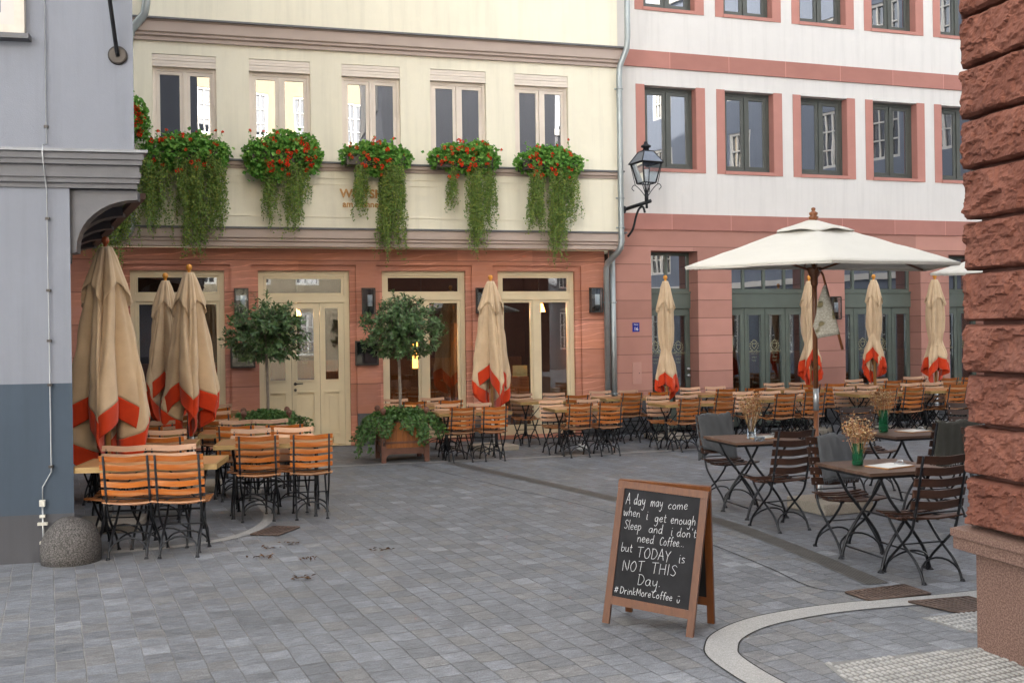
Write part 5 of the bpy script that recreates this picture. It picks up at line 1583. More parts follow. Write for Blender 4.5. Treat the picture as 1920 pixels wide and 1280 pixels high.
PL = Vector((-1.60, 14.52)); PL2 = Vector((-3.50, 14.35))
laurel(-1.62, 14.5, 'clipped round laurel tree standing right of the cream door', 4, 1.86, .60, .50, .05)
laurel(-3.49, 14.4, 'clipped round laurel tree standing left of the cream door', 9, 1.84, .59, .50, 0.0)

def planter(x, y, rot, label):
    o = thing('tree_planter', label, 'planter', (x, y, 0), rot, 'wooden planters under the laurels')
    b = MB()
    for s in ((0, -1), (0, 1), (-1, 0), (1, 0)):
        for k in range(7):
            a = -.27 + k * .0775
            if s[0] == 0: b.box(a, a + .0745, s[1] * .29 - .01, s[1] * .29 + .01, .13, .58)
            else: b.box(s[0] * .29 - .01, s[0] * .29 + .01, a, a + .0745, .13, .58)
    b.box(-.27, .27, -.27, .27, .5, .55, 0); b.build('panel', M['planterwood'], o)
    for sx_ in (-1, 1):
        for sy_ in (-1, 1):
            b = MB(); b.box(sx_ * .305 - .033, sx_ * .305 + .033, sy_ * .305 - .033, sy_ * .305 + .033, 0, .66)
            p = b.build('post', M['planterpost'], o)
            b = MB(); b.lathe([(.012, .66), (.018, .675), (.036, .70), (.042, .725), (.036, .75), (.012, .768)], sx_ * .305, sy_ * .305, 12); b.build('ball', M['planterpost'], p)
            b = MB(); b.tube([(sx_ * .305, sy_ * .345, .24), (sx_ * .305, sy_ * .355, .27), (sx_ * .305, sy_ * .345, .30)], .008, 5); b.build('hinge', M['iron'], p)
    for s in (-1, 1):
        for z0, z1 in ((.26, .29), (.56, .60)):
            b = MB(); b.box(-.272, .272, s * .305 - .012, s * .305 + .012, z0, z1); b.build('rail', M['planterpost'], o)
            b = MB(); b.box(s * .305 - .012, s * .305 + .012, -.272, .272, z0, z1); b.build('rail', M['planterpost'], o)
        arch = [(-.272, .20), (-.272, .06), (-.25, .10), (-.21, .115), (.21, .115), (.25, .10), (.272, .06), (.272, .20)]
        b = MB(); b.prism(arch, 'y', s * .308 - .012, s * .308 + .012); b.build('skirt', M['planterpost'], o)
        b = MB(); b.prism(arch, 'x', s * .308 - .012, s * .308 + .012); b.build('skirt', M['planterpost'], o)
    return o
planter(PL.x, PL.y, AY, 'wooden tree planter with rusty corner posts, right of the cream door')
planter(PL2.x, PL2.y, AY, 'wooden tree planter left of the cream door, mostly behind chairs')

def ivy(x, y, rot, label, seed, trails):
    o = thing('ivy_plant', label, 'ivy', (x, y, 0), rot, 'ivy filling the tree planters')
    r = random.Random(seed); b = MB(); st = MB()
    for k in range(2300):
        a = r.uniform(0, 6.28); q = math.sqrt(r.random())
        px, py = .40 * q * math.cos(a), .40 * q * math.sin(a)
        px = max(-.38, min(.38, px * 1.15)); py = max(-.38, min(.38, py * 1.15))
        z = .60 + .10 * (1 - q * q) + .05 * noise.noise(Vector((px * 7, py * 7, seed))) + r.uniform(-.05, .04)
        d = rvec(r); d.z = abs(d.z) * .5
        add_leaf(b, Vector((px, py, z)), d, Vector((0, 0, 1)) + rvec(r) * .7, r.uniform(.035, .06), r.uniform(.035, .055), .15)
    for (tx, ty, dx, dy, length, n) in trails:
        for s in range(n):
            p = Vector((tx + r.uniform(-.07, .07), ty + r.uniform(-.05, .05), .64)); v = Vector((dx, dy, .10)) + rvec(r) * .25
            path = [p.copy()]; ln = length * r.uniform(.55, 1.05); step = .03
            for i in range(int(ln / step)):
                v = v * .86 + Vector((dx * .04, dy * .04, -.16)) + rvec(r) * .08
                p = p + v.normalized() * step; 
                if p.z < .03: p.z = .03
                if abs(p.x) < .335 and abs(p.y) < .335:
                    if abs(p.x) > abs(p.y): p.x = math.copysign(.345, p.x)
                    else: p.y = math.copysign(.345, p.y)
                path.append(p.copy())
                for q in range(3):
                    d = rvec(r) * .8 + Vector((dx * .5, dy * .5, -.4)); nn = Vector((dx, dy, .3)) + rvec(r) * .6
                    sz = r.uniform(.03, .055)
                    add_leaf(b, p + rvec(r) * .025, d, nn, sz, sz * .95, .12)
            if len(path) > 2: st.tube(path, .003, 3, caps=False)
    b.build('foliage', M['ivy'], o, recalc=False); st.build('stems', M['bark'], o, recalc=False)
ivy(PL.x, PL.y, AY, 'dense ivy spilling over the planter right of the cream door', 2,
    [(-.3, -.2, -1, -.3, .62, 16), (-.3, .1, -1, 0, .55, 14), (-.2, -.33, -.5, -.8, .38, 9), (.0, -.34, 0, -1, .34, 10), (.17, -.34, .1, -1, .48, 11), (.3, -.3, .6, -.7, .42, 12), (.34, 0, 1, 0, .42, 12), (-.32, -.33, -.9, -.5, .7, 7), (0, .3, 0, 1, .4, 8)])
ivy(PL2.x, PL2.y, AY, 'ivy topping the planter left of the cream door', 6,
    [(.34, 0, 1, 0, .40, 10), (.25, -.34, .3, -1, .40, 9), (-.2, -.34, 0, -1, .35, 9), (-.34, 0, -1, 0, .3, 6), (0, -.34, 0, -1, .36, 7)])

FBG = 'geranium boxes under the upper windows'
def flowerbox(u, label, seed, w, h, trails, flowers, fside=0.0, dz=0.0):
    """u = centre along the yellow facade (local x)"""
    o = thing('flower_box', label, 'flower box', (*OY, 0), AY, FBG)
    r = random.Random(seed); y0 = -.62; zt = 4.67
    b = MB(); bw = .46
    b.box(u - bw, u + bw, -.74, -.42, 4.44, 4.60); b.build('box', M['darkmetal'], o)
    lf = MB(); tr = MB(); fl = MB(); st = MB()
    n = int(3000 * w * h / .4); zt += dz
    lob = [(r.uniform(-.42, .42) * w, r.uniform(-.32, .30) * h, r.uniform(.16, .30) * h) for k in range(9)]
    lob += [(-.40 * w, .02 * h, .24 * h), (-.13 * w, .08 * h, .34 * h), (.14 * w, .06 * h, .36 * h), (.40 * w, .0, .25 * h)]
    tot = sum(l[2] ** 2 for l in lob)
    for (lx, lz, lr_) in lob:
        for k in range(int(n * lr_ * lr_ / tot)):
            a = r.uniform(0, 6.28); q = r.random() ** .45
            if r.random() < .05: q *= r.uniform(1.1, 1.5)
            px = u + lx + math.cos(a) * q * lr_ * 1.25; pz = zt - .10 + lz + math.sin(a) * q * lr_
            py = y0 - (lr_ * .75) * math.sqrt(max(0, 1 - min(1, q) ** 2)) * r.uniform(.1, 1.2) + r.uniform(-.07, .10)
            d = rvec(r); d.y -= .3; d.z += .1
            s = r.uniform(.042, .078)
            add_leaf(lf, Vector((px, py, pz)), d, Vector((0, -1, .8)) + rvec(r) * .8, s, s * .95, .2)
    # leggy shoots standing clear of the mound
    for k in range(9):
        px = u + r.uniform(-.5, .5) * w; p = Vector((px, y0 - .05, zt + r.uniform(-.02, .12) * h)); v = Vector((r.gauss(0, .5), -.25, r.uniform(.2, 1))).normalized()
        q = p + v * r.uniform(.10, .24); st.tube([p, q], .002, 3, caps=False)
        for j in range(7):
            add_leaf(lf, p.lerp(q, r.uniform(.3, 1.05)), rvec(r), rvec(r), r.uniform(.03, .055), r.uniform(.03, .05), .2)
        if r.random() < .5:
            for j in range(14): add_leaf(fl, q, rvec(r), rvec(r), .03, .024, .1)
    for (tu, tw_, tl, nn, x0) in trails:
        for s in range(int(nn * 1.6)):
            px = u + tu + r.gauss(0, tw_ * .42); p = Vector((px, -.72 + r.uniform(-.10, .14), 4.50 + dz * .3 + r.uniform(-.22, .05)))
            ln = tl * r.uniform(.45, 1.0) ** .8; sw = r.uniform(-.10, .10) + x0; path = [p.copy()]
            steps = int(ln / .022)
            for i in range(steps):
                f = i / max(1, steps)
                p = p + Vector((r.gauss(0, .006) + sw * .022 + .004 * math.sin(i * .35 + s), r.gauss(0, .005) + (.004 if p.y < -.5 else -.002) * (1 - f), -.022))
                if p.z < 3.5 and p.y > -.49: p.y = -.49
                elif p.y > -.40: p.y = -.40
                path.append(p.copy())
                for q in range(3 if f < .85 else 1):
                    d = rvec(r) + Vector((0, -.3, -.5)); sz = r.uniform(.020, .038)
                    add_leaf(tr, p + rvec(r) * r.uniform(.005, .042), d, Vector((0, -1, .3)) + rvec(r) * .8, sz, sz * .8, .15)
            if len(path) > 2: st.tube(path[::3] + [path[-1]], .0016, 3, caps=False)
    for k in range(flowers):
        a = r.uniform(0, 6.28); q = math.sqrt(r.random())
        if dz and math.cos(a) < -.2: a = math.pi - a
        px = u + math.cos(a) * q * w * (.47 if not dz else .56) + fside * .06; pz = 4.56 + dz + math.sin(a) * q * h * .5
        c = Vector((px, y0 - .20 - r.uniform(0, .05) + .10 * q * q, pz)); rad = r.uniform(.020, .036)
        fb = MB()
        for j in range(22):
            d = rvec(r); d.y = -abs(d.y)
            add_leaf(fb, c + d * rad * .5, d + rvec(r) * .5, rvec(r), rad * .9, rad * .8, .1)
        fb.build('bloom', M['geflower'], o, recalc=False)
    lf.build('geranium_leaves', M['geran'], o, recalc=False); tr.build('trailing_leaves', M['trail'], o, recalc=False)
    fl.build('budding_blooms', M['geflower'], o, recalc=False); st.build('trailing_stems', M['bark'], o, recalc=False)
c5 = [-6.90 + 1.42 * k for k in range(5)]
flowerbox(c5[0] + .03, 'widest flower box, leftmost full one with few red flowers and two long trails', 31, 1.12, .62, [(-.46, .16, 1.05, 26, -.05), (-.1, .2, .6, 16, 0), (.14, .2, 1.45, 40, .02), (.42, .16, 1.15, 26, -.02), (-.3, .08, 1.3, 4, .2)], 20)
flowerbox(c5[1] + .03, 'second flower box, most densely flowered with short thin trails', 32, .98, .68, [(-.18, .10, .95, 13, 0), (.15, .15, 1.05, 17, -.03), (.33, .06, .7, 6, 0), (.20, .03, 1.5, 2, 0)], 42, 1)
flowerbox(c5[2] + .03, 'third flower box, over the shop lettering with one long trail at right', 33, 1.0, .55, [(-.26, .13, .78, 20, -.02), (.20, .17, 1.35, 42, .03), (.34, .1, .9, 14, 0), (.12, .04, 1.65, 4, 0)], 22)
flowerbox(c5[3] + .03, 'fourth flower box, its longest trail hanging right of centre', 34, 1.0, .62, [(-.22, .08, .75, 9, -.02), (.16, .12, 1.35, 30, .06), (.40, .09, .95, 16, .02), (.2, .04, 1.6, 4, .03)], 32, -1)
flowerbox(c5[4] + .03, 'fifth flower box, rightmost beside the downpipe with yellowish trails', 35, 1.0, .60, [(-.20, .14, 1.05, 28, .02), (.16, .14, 1.45, 34, .0), (.38, .1, .85, 12, .0)], 24, .5)
flowerbox(c5[0] - 1.20, 'flower box mostly hidden behind the grey house corner, heavy with red flowers', 36, 1.1, .85, [(.30, .16, 1.5, 30, .0), (.42, .10, 1.1, 16, .02), (-.2, .2, 1.3, 16, 0), (.1, .2, 1.9, 26, 0)], 88, 1, .42)

# ------------------------------------------------------------------ WALL LAMPS, MENU BOXES, LANTERN, PIPES
def wall_lamp(O, A, u, zc, label):
    o = thing('wall_lamp', label, 'lamp', fac(O, A, u, -.002, zc), A, 'box wall lamps beside the shop windows')
    b = MB(); w, h, d = .10, .205, .13
    b.box(-w, w, -.018, 0, -h, h); b.build('back_plate', M['darkmetal'], o)
    b = MB()
    for sx_ in (-1, 1):
        b.box(sx_ * w - .009, sx_ * w + .009, -d, -d + .014, -h, h)
        for z in (-h, h): b.box(sx_ * w - .009, sx_ * w + .009, -d + .014, -.018, z - .008, z + .008)
    for z in (-h, h): b.box(-w + .009, w - .009, -d, -d + .014, z - .009, z + .009)
    b.box(-w, w, -d + .012, -.02, h - .012, h + .002); b.box(-w, w, -d + .012, -.02, -h, -h + .012)
    b.build('frame', M['darkmetal'], o)
    b = MB(); b.tube([(.025, -.07, -h * .4), (.025, -.07, h * .5)], .04, 16); b.build('shade', M['frost'], o)
    b = MB(); b.tube([(.025, -.07, -h + .01), (.025, -.07, -h * .4)], .042, 16); b.tube([(.025, -.07, h * .5), (.025, -.07, h - .01)], .03, 12); b.build('holder', M['darkmetal'], o)
    b = MB(); b.box(-w + .01, w - .01, -d + .004, -d + .008, -h + .01, h - .01); b.build('pane', M['clear'], o)
wall_lamp(OY, AY, -6.09, 2.34, 'box wall lamp above the left laurel, left of the cream door')
wall_lamp(OY, AY, -4.10, 2.34, 'box wall lamp on the pier right of the cream door')
wall_lamp(OY, AY, -2.20, 2.34, 'box wall lamp half hidden by the untied parasol')
wall_lamp(OY, AY, -0.19, 2.34, 'box wall lamp at the right end of the yellow house')
wall_lamp(OW, AW, 4.50, 2.18, 'box wall lamp on the red pillar beside the newspaper')
for u, lab in ((-6.08, 'dark menu case on the pier left of the cream door'), (-4.13, 'dark menu case on the pier right of the cream door')):
    o = thing('menu_case', lab, 'menu case', fac(OY, AY, u, -.002, 1.5), AY, 'menu cases beside the cream door')
    b = MB(); frame_rect(b, -.19, .19, -.2, .2, -.05, .028, .05); b.build('frame', M['darkmetal'], o)
    b = MB(); b.box(-.162, .162, -.02, 0, -.172, .172); b.build('menu_board', M['slate'], o)
    b = MB(); b.box(-.162, .162, -.038, -.034, -.172, .172); b.build('pane', M['clear'], o)

o = thing('street_lantern', 'old hexagonal style iron street lantern on a wall arm beside the downpipe', 'street lamp', (2.29, 17.0, 3.94), R_(25))
def frus(b, r0, z0, r1, z1, t=.012):
    for k in range(4):
        a = R_(45 + 90 * k)
        b.tube([(r0 * math.cos(a), r0 * math.sin(a), z0), (r1 * math.cos(a), r1 * math.sin(a), z1)], t, 5)
    for r, z in ((r0, z0), (r1, z1)):
        pts = [(r * math.cos(R_(45 + 90 * k)), r * math.sin(R_(45 + 90 * k)), z) for k in range(5)]
        for p, q in zip(pts, pts[1:]): b.tube([p, q], t, 5)
def panes(b, r0, z0, r1, z1):
    for k in range(4):
        a, c = R_(45 + 90 * k), R_(135 + 90 * k)
        b.quad((r0 * math.cos(a), r0 * math.sin(a), z0), (r0 * math.cos(c), r0 * math.sin(c), z0), (r1 * math.cos(c), r1 * math.sin(c), z1), (r1 * math.cos(a), r1 * math.sin(a), z1))
b = MB(); frus(b, .16, .33, .255, .66); b.build('cage', M['iron'], o)
b = MB(); panes(b, .155, .335, .25, .655); b.build('pane', M['clear'], o)
b = MB(); panes(b, .30, .665, .13, .86); b.quad(*[(.13 * math.cos(R_(45 + 90 * k)), .13 * math.sin(R_(45 + 90 * k)), .86) for k in range(4)]); rf = b.build('roof', plain("lantern_roof", (0.16, 0.18, 0.22), 0.25, 0.15, 6, 0.05, 40, 0.3), o)
b = MB(); frus(b, .30, .665, .13, .86, .010); b.build('roof_edge', M['iron'], rf)
b = MB(); b.lathe([(.06, .86), (.05, .92), (.085, .935), (.085, .96), (.05, .975), (.03, 1.0), (.034, 1.02), (.005, 1.035)], 0, 0, 14); b.build('finial', M['iron'], o)
b = MB(); b.tube([(0, 0, .34), (0, 0, .56)], [.03, .045], 10); b.build('burner', M['frost'], o)
b = MB(); b.tube([(0, 0, -.09), (0, 0, .0)], .022, 8); b.tube([(0, 0, 0), (0, 0, .18)], .034, 10)
for k in range(4):
    a = R_(45 + 90 * k); ca_, sa_ = math.cos(a), math.sin(a)
    b.tube(bez([(.03 * ca_, .03 * sa_, .12), (.10 * ca_, .10 * sa_, .22), (.20 * ca_, .20 * sa_, .31), (.25 * ca_, .25 * sa_, .26), (.21 * ca_, .21 * sa_, .21)], 4), .007, 5)
    b.tube([(.19 * ca_, .19 * sa_, .31), (.27 * ca_, .27 * sa_, .66)], .006, 5)
    b.tube([(.02 * ca_, .02 * sa_, .16), (.07 * ca_, .07 * sa_, .33)], .008, 5)
b.build('stem', M['iron'], o)
b = MB()
wl_ = Matrix.Rotation(-R_(25), 3, 'Z')
def lw(x, y, z): return tuple(wl_ @ Vector((x - 2.29, y - 17.0, z - 3.94)))
b.tube([lw(1.93, 17.22, 3.86), lw(2.36, 16.95, 3.97)], .032, 4)
b.tube(bez([lw(1.99, 17.20, 3.40), lw(2.07, 17.15, 3.52), lw(2.12, 17.10, 3.72), lw(2.17, 17.07, 3.85), lw(2.23, 17.03, 3.88), lw(2.26, 17.01, 3.78)], 5), .02, 7)
b.build('wall_arm', M['iron'], o)
b = MB(); b.lathe([(.065, 0), (.06, .03), (.03, .045)], 0, 0, 16)
b.v = [lw(1.93 + v[2] * .85, 17.22 - v[2] * .5 + v[0] * .8, 3.86 + v[1]) for v in b.v]; b.build('wall_plate', M['iron'], o)

def pipe(label, pts, r, clips, name='downpipe'):
    o = thing(name, label, 'downpipe', (*OY, 0), AY, 'zinc downpipes between the houses')
    b = MB(); b.tube(pts, r, 14); b.build('tube', M['zinc'], o)
    for (x, y, z) in clips:
        b = MB(); b.tube([(x, y, z - .012), (x, y, z + .012)], r * 1.18, 14); b.box(x - r * 1.5, x + r * 1.5, y + r * .3, y + r * .9, z - .012, z + .012); b.build('clip', M['zinc'], o)
pipe('long zinc downpipe running past the cream wall corner beside the lantern',
     [(.245, -.60, 15), (.245, -.60, 6.75), (.235, -.58, 6.55), (.15, -.47, 6.28), (.14, -.46, 6.1), (.14, -.46, 3.32), (.13, -.45, 3.22), (.10, -.40, 3.14), (.0, -.16, 2.98), (-.01, -.11, 2.88), (.0, -.09, 0)], .05,
     [(.14, -.46, 5.9), (.14, -.46, 4.05), (.14, -.46, 3.55), (0, -.09, 2.3)])
pipe('shorter zinc downpipe to the right of its twin under the lantern', [(.115, -.075, 3.18), (.125, -.075, 0)], .052, [(.117, -.075, 2.3), (.12, -.075, .72)])
o = thing('downpipe', 'zinc downpipe bend peeking past the grey house at top left', 'downpipe', (*OY, 0), AY, 'zinc downpipes between the houses')
b = MB(); b.tube([(-7.40, -.62, 15), (-7.40, -.62, 6.75), (-7.43, -.58, 6.60), (-7.62, -.52, 6.38), (-7.66, -.5, 6.2), (-7.66, -.5, 3.45), (-7.70, -.5, 3.35), (-8.0, -.45, 3.25)], .06, 14); b.build('tube', M['zinc'], o)

# ------------------------------------------------------------------ CHALKBOARD SIGN
FL, FRr, BR, BL = Vector((.52, 6.10, 0)), Vector((1.01, 5.83, 0)), Vector((1.16, 6.09, 0)), Vector((.70, 6.33, 0))
ex = (FRr - FL).normalized(); Wb = (FRr - FL).length + .01
midb = (FL + FRr + BL + BR) / 4
TOPC = midb + Vector((.045, .0, .838)); frontc = (FL + FRr) / 2
ez = (TOPC - frontc); Hb = ez.length; ez.normalize(); ex = (ex - ez * ex.dot(ez)).normalized(); ey = ez.cross(ex)  # ey points backwards
if ey.y < 0: ey = -ey
mf = Matrix((ex, ey, ez)).transposed().to_4x4(); mf.translation = frontc
cb = thing('chalkboard_sign', 'wooden A-frame chalkboard with handwritten white coffee slogan on the paving', 'sign')
def onm(b, name, mat, parent, mtx, **k):
    b.v = [tuple(mtx @ Vector(v)) for v in b.v]
    return b.build(name, mat, parent, **k)
def aframe(mtx, sgn):
    b = MB(); t = .022; rw_ = .043
    y0, y1 = (0, t) if sgn > 0 else (-t, 0)
    b.box(-Wb / 2, -Wb / 2 + rw_, y0, y1, 0, Hb - .045); b.box(Wb / 2 - rw_, Wb / 2, y0, y1, 0, Hb - .045)
    b.box(-Wb / 2 - .002, Wb / 2 + .002, y0 - .001, y1 + .001, Hb - .044, Hb)
    b.box(-Wb / 2 + rw_, Wb / 2 - rw_, y0 + .001, y1 - .001, .115, .165)
    f = onm(b, 'frame', M['boardwood'], cb, mtx)
    b = MB(); b.box(-Wb / 2 + rw_, Wb / 2 - rw_, y0 + .007, y1 - .007, .165, Hb - .044)
    return onm(b, 'board', M['slate'], f, mtx)
bd = aframe(mf, 1)
backc = (BL + BR) / 2; ez2 = (TOPC + ey * 0.0 - backc).normalized(); ex2 = (BR - BL).normalized(); ex2 = (ex2 - ez2 * ex2.dot(ez2)).normalized(); ey2 = ez2.cross(ex2)
if ey2.y < 0: ey2 = -ey2
mb2 = Matrix((ex2, ey2, ez2)).transposed().to_4x4(); mb2.translation = backc + ey2 * .022
aframe(mb2, 1)
b = MB(); ch_pts = []
for k in range(15):
    t = k / 14; p = (mf @ Vector((.03, .015, .13))).lerp(mb2 @ Vector((.03, .01, .13)), t); p.z -= .055 * math.sin(math.pi * t); p.x += .05 * math.sin(math.pi * t)
    ch_pts.append(p)
b.tube(ch_pts, .004, 5); b.build('chain', M['iron'], cb)
GL = {
 'A': (1.0, [[(0, 0), (.42, 1.75), (.5, 1.75), (.95, 0)], [(.1, .75), (.85, .7)]]),
 'a': (.95, [[(.75, .85), (.45, 1), (.1, .7), (.08, .25), (.35, 0), (.65, .25), (.75, .95), (.75, .2), (.92, .02)]]),
 'b': (.85, [[(.1, 1.9), (.1, .1), (.5, 0), (.78, .4), (.6, .9), (.15, .75)]]),
 'c': (.8, [[(.7, .85), (.4, 1), (.08, .5), (.3, .02), (.72, .15)]]),
 'd': (.95, [[(.75, .85), (.45, 1), (.1, .6), (.2, .05), (.5, .05), (.75, .5)], [(.78, 1.9), (.75, .2), (.92, .02)]]),
 'e': (.85, [[(.08, .5), (.7, .6), (.55, 1), (.2, .85), (.08, .4), (.35, 0), (.78, .2)]]),
 'f': (.7, [[(.75, 1.7), (.5, 1.9), (.35, 1.4), (.3, -.1)], [(.05, .95), (.65, 1.0)]]),
 'g': (.95, [[(.75, .85), (.45, 1), (.1, .65), (.25, .05), (.6, .2), (.75, .95), (.75, -.5), (.45, -.95), (.12, -.7)]]),
 'h': (.9, [[(.1, 1.9), (.1, 0)], [(.1, .6), (.45, 1), (.7, .75), (.75, 0)]]),
 'i': (.4, [[(.18, 1), (.18, .1), (.34, .02)], [(.18, 1.35), (.2, 1.45)]]),
 'k': (.85, [[(.1, 1.9), (.1, 0)], [(.72, 1), (.12, .45), (.75, 0)]]),
 'l': (.35, [[(.12, 1.9), (.12, .1), (.3, 0)]]),
 'm': (1.35, [[(.08, 1), (.1, 0)], [(.1, .6), (.35, 1), (.58, .8), (.6, 0)], [(.6, .6), (.9, 1), (1.12, .8), (1.18, 0)]]),
 'n': (.9, [[(.08, 1), (.1, 0)], [(.1, .6), (.42, 1), (.7, .75), (.75, 0)]]),
 'o': (.9, [[(.45, 1), (.1, .6), (.2, .05), (.6, .02), (.8, .5), (.45, 1)]]),
 'p': (.9, [[(.1, 1), (.1, -.9)], [(.1, .8), (.5, 1), (.78, .6), (.5, .05), (.1, .15)]]),
 'r': (.7, [[(.1, 1), (.12, 0)], [(.12, .55), (.35, .95), (.65, .95)]]),
 's': (.75, [[(.65, .9), (.3, 1), (.12, .75), (.55, .4), (.6, .1), (.1, .05)]]),
 't': (.65, [[(.3, 1.6), (.28, .15), (.5, 0), (.62, .1)], [(.02, 1.0), (.6, 1.05)]]),
 'u': (.9, [[(.08, 1), (.1, .25), (.35, 0), (.7, .3), (.75, 1), (.75, .1), (.88, 0)]]),
 'w': (1.2, [[(.05, 1), (.2, .05), (.35, .05), (.55, .85), (.75, .05), (.9, .05), (1.1, 1)]]),
 'y': (.9, [[(.08, 1), (.15, .35), (.4, .15), (.7, .5)], [(.75, 1), (.72, -.4), (.45, -.95), (.15, -.75)]]),
 'S': (1.0, [[(.9, 1.55), (.55, 1.85), (.15, 1.5), (.5, .95), (.8, .5), (.5, 0), (.05, .2)]]),
 'C': (1.0, [[(.9, 1.5), (.55, 1.75), (.1, 1.0), (.3, .1), (.9, .2)]]),
 'T': (1.1, [[(0, 1.75), (1.05, 1.8)], [(.52, 1.78), (.5, 0)]]),
 'O': (1.15, [[(.5, 1.75), (.08, 1.0), (.3, .05), (.8, .1), (1.02, .9), (.75, 1.65), (.5, 1.75)]]),
 'D': (1.1, [[(.12, 1.75), (.12, 0)], [(.0, 1.7), (.6, 1.65), (1.0, .9), (.6, .1), (.08, .02)]]),
 'Y': (1.0, [[(0, 1.75), (.45, .9)], [(.9, 1.8), (.5, .9), (.42, -.2)]]),
 'N': (1.15, [[(.1, 0), (.08, 1.75), (.9, .05), (1.0, 1.8)]]),
 'H': (1.1, [[(.1, 1.75), (.1, 0)], [(.95, 1.8), (.95, 0)], [(.1, .9), (.95, .95)]]),
 'I': (.45, [[(.2, 1.75), (.2, 0)]]),
 'M': (1.3, [[(.08, 0), (.15, 1.75), (.6, .5), (1.05, 1.75), (1.15, 0)]]),
 '#': (1.0, [[(.35, 1.6), (.2, .1)], [(.75, 1.6), (.6, .1)], [(.05, 1.15), (.95, 1.2)], [(0, .55), (.9, .6)]]),
 '.': (.35, [[(.12, .0), (.18, .1)]]),
 "'": (.3, [[(.1, 1.9), (.08, 1.5)]]),
 '^': (1.0, [[(.1, .75), (.2, .15), (.6, .1), (.75, .75)], [(.22, 1.35), (.24, 1.5)], [(.6, 1.38), (.62, 1.52)]]),
}
PW, PH = Wb - .086, Hb - .044 - .165
ck = MB()
def chalk(txt, s0, s1, t0, t1, xh, seed):
    xh *= .62
    r = random.Random(seed)
    tot = sum((.6 if ch == ' ' else GL[ch][0] + .14) for ch in txt)
    wpx = (s1 - s0) * PW; kx = wpx / tot; x = 0
    for ch in txt:
        if ch == ' ': x += .6; continue
        w, strokes = GL[ch]; jy = r.uniform(-.06, .06); sc_ = r.uniform(.94, 1.06)
        for stt in strokes:
            P2 = []
            pts = stt if len(stt) < 3 else [tuple(v) for v in smooth_poly(stt, 3)]
            for (gx, gy) in pts:
                f = (x + gx) / tot
                sx_ = -PW / 2 + (s0 + (s1 - s0) * f) * PW
                tz = (1 - (t0 + (t1 - t0) * f)) * PH + .165 + (gy * sc_ + jy) * xh + 0.0
                P2.append((sx_ + gy * xh * .06, .0062 - .0005, tz))
            ck.tube(P2, .0013, 4, smooth=False)
        x += w + .14
ck = MB()
chalk("A", .035, .10, .143, .14, .055, 1); chalk("day", .14, .30, .140, .134, .052, 2); chalk("may", .365, .53, .135, .126, .05, 3); chalk("come", .595, .855, .135, .120, .046, 4)
onm(ck, 'handwriting', M['chalk'], bd, mf, recalc=False)
ck = MB()
chalk("when", .02, .25, .253, .25, .044, 5); chalk("i", .325, .36, .262, .262, .05, 6); chalk("get", .44, .60, .268, .262, .046, 7); chalk("enough", .65, .975, .262, .250, .046, 8)
onm(ck, 'handwriting', M['chalk'], bd, mf, recalc=False)
ck = MB()
chalk("Sleep", .05, .285, .37, .37, .046, 9); chalk("and", .38, .57, .376, .37, .045, 10); chalk("i", .665, .705, .372, .372, .05, 11); chalk("don't", .745, 1.0, .372, .358, .044, 12)
onm(ck, 'handwriting', M['chalk'], bd, mf, recalc=False)
ck = MB()
chalk("need", .245, .47, .475, .468, .045, 13); chalk("Coffee...", .54, .86, .474, .455, .044, 14)
onm(ck, 'handwriting', M['chalk'], bd, mf, recalc=False)
ck = MB()
chalk("but", .045, .20, .583, .578, .046, 15); chalk("TODAY", .26, .71, .612, .602, .055, 16); chalk("is", .805, .895, .605, .60, .05, 17)
onm(ck, 'handwriting', M['chalk'], bd, mf, recalc=False)
ck = MB()
chalk("NOT", .09, .385, .755, .735, .056, 18); chalk("THIS", .47, .81, .738, .722, .056, 19)
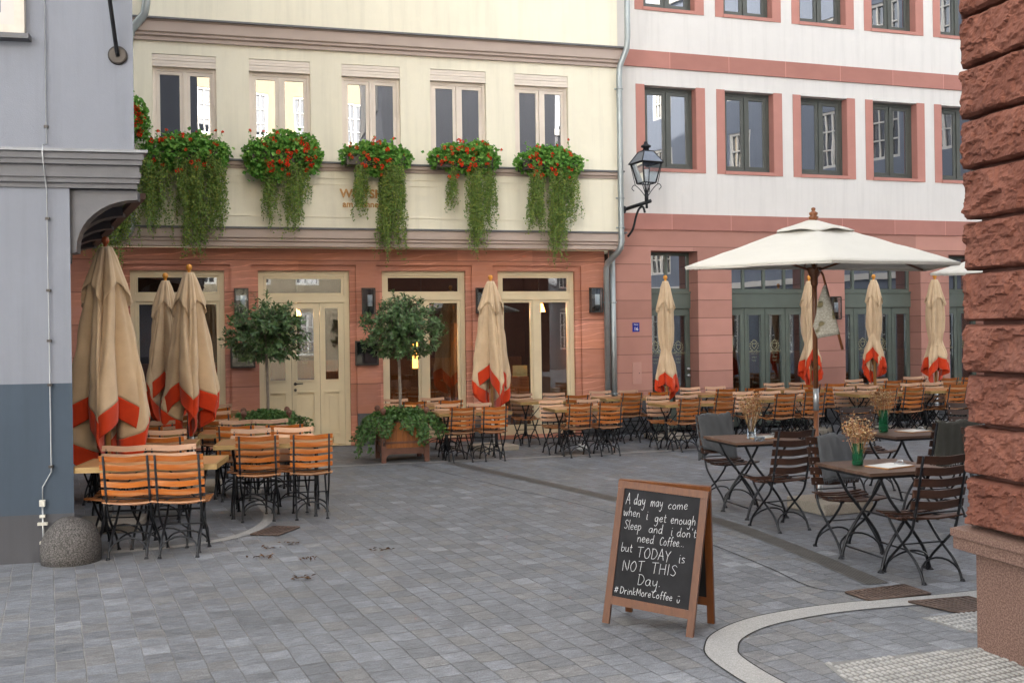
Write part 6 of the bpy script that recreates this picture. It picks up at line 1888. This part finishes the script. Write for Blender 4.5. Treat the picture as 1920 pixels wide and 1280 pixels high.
onm(ck, 'handwriting', M['chalk'], bd, mf, recalc=False)
ck = MB()
chalk("Day.", .31, .625, .862, .845, .056, 20)
onm(ck, 'handwriting', M['chalk'], bd, mf, recalc=False)
ck = MB()
chalk("#", .02, .075, .965, .962, .035, 21); chalk("DrinkMore", .095, .51, .965, .952, .038, 22); chalk("Coffee", .52, .785, .952, .945, .038, 23); chalk("^", .835, .89, .958, .955, .042, 24)
onm(ck, 'handwriting', M['chalk'], bd, mf, recalc=False)


# dead leaves and a crumpled tissue
lr = random.Random(5)
for i, (x, y, s) in enumerate(((-1.53, 7.36, 1.0), (-2.02, 8.08, 1.0), (-1.62, 8.0, .8), (-2.05, 8.45, .8), (-1.9, 8.62, .8), (-1.07, 8.3, .9), (1.25, 5.0, .6))):
    labs = ['brown leaf scraps lying alone left of the paving centre', 'largest brown leaf cluster below the rusty square grate', 'small brown leaf cluster right of the largest one', 'brown leaf scraps just below the curved kerb end', 'brown leaf scraps closest to the rusty square grate', 'brown leaf scraps in the middle of the open paving', 'small orange leaf on the pale kerb arc']
    o = thing('dead_leaves', labs[i], 'leaf litter', (x, y, .002), 0, 'leaf scraps on the paving')
    b = MB()
    for k in range(12 if i < 6 else 3):
        add_leaf(b, Vector((lr.gauss(0, .05) * s, lr.gauss(0, .025) * s, lr.uniform(.003, .015))), Vector((lr.uniform(-1, 1), lr.uniform(-1, 1), .15)), Vector((0, 0, 1)) + rvec(lr) * .5, .05 * s, .022 * s, .3)
    b.build('leaf', M['litter'] if i < 6 else M['knob'], o, recalc=False)
o = thing('crumpled_tissue', 'crumpled white paper ball lying under the kerb table by the yellow house end', 'litter', (1.03, 15.3, 0))
b = MB(); b.lathe([(.02, 0), (.07, .02), (.085, .055), (.06, .09), (.01, .105)], 0, 0, 14)
b.v = [tuple(Vector(v) * (1 + .35 * noise.noise(Vector(v) * 40))) for v in b.v]; b.v = [(v[0], v[1], max(0.0, v[2])) for v in b.v]; b.build('paper', M['enamelw'], o)
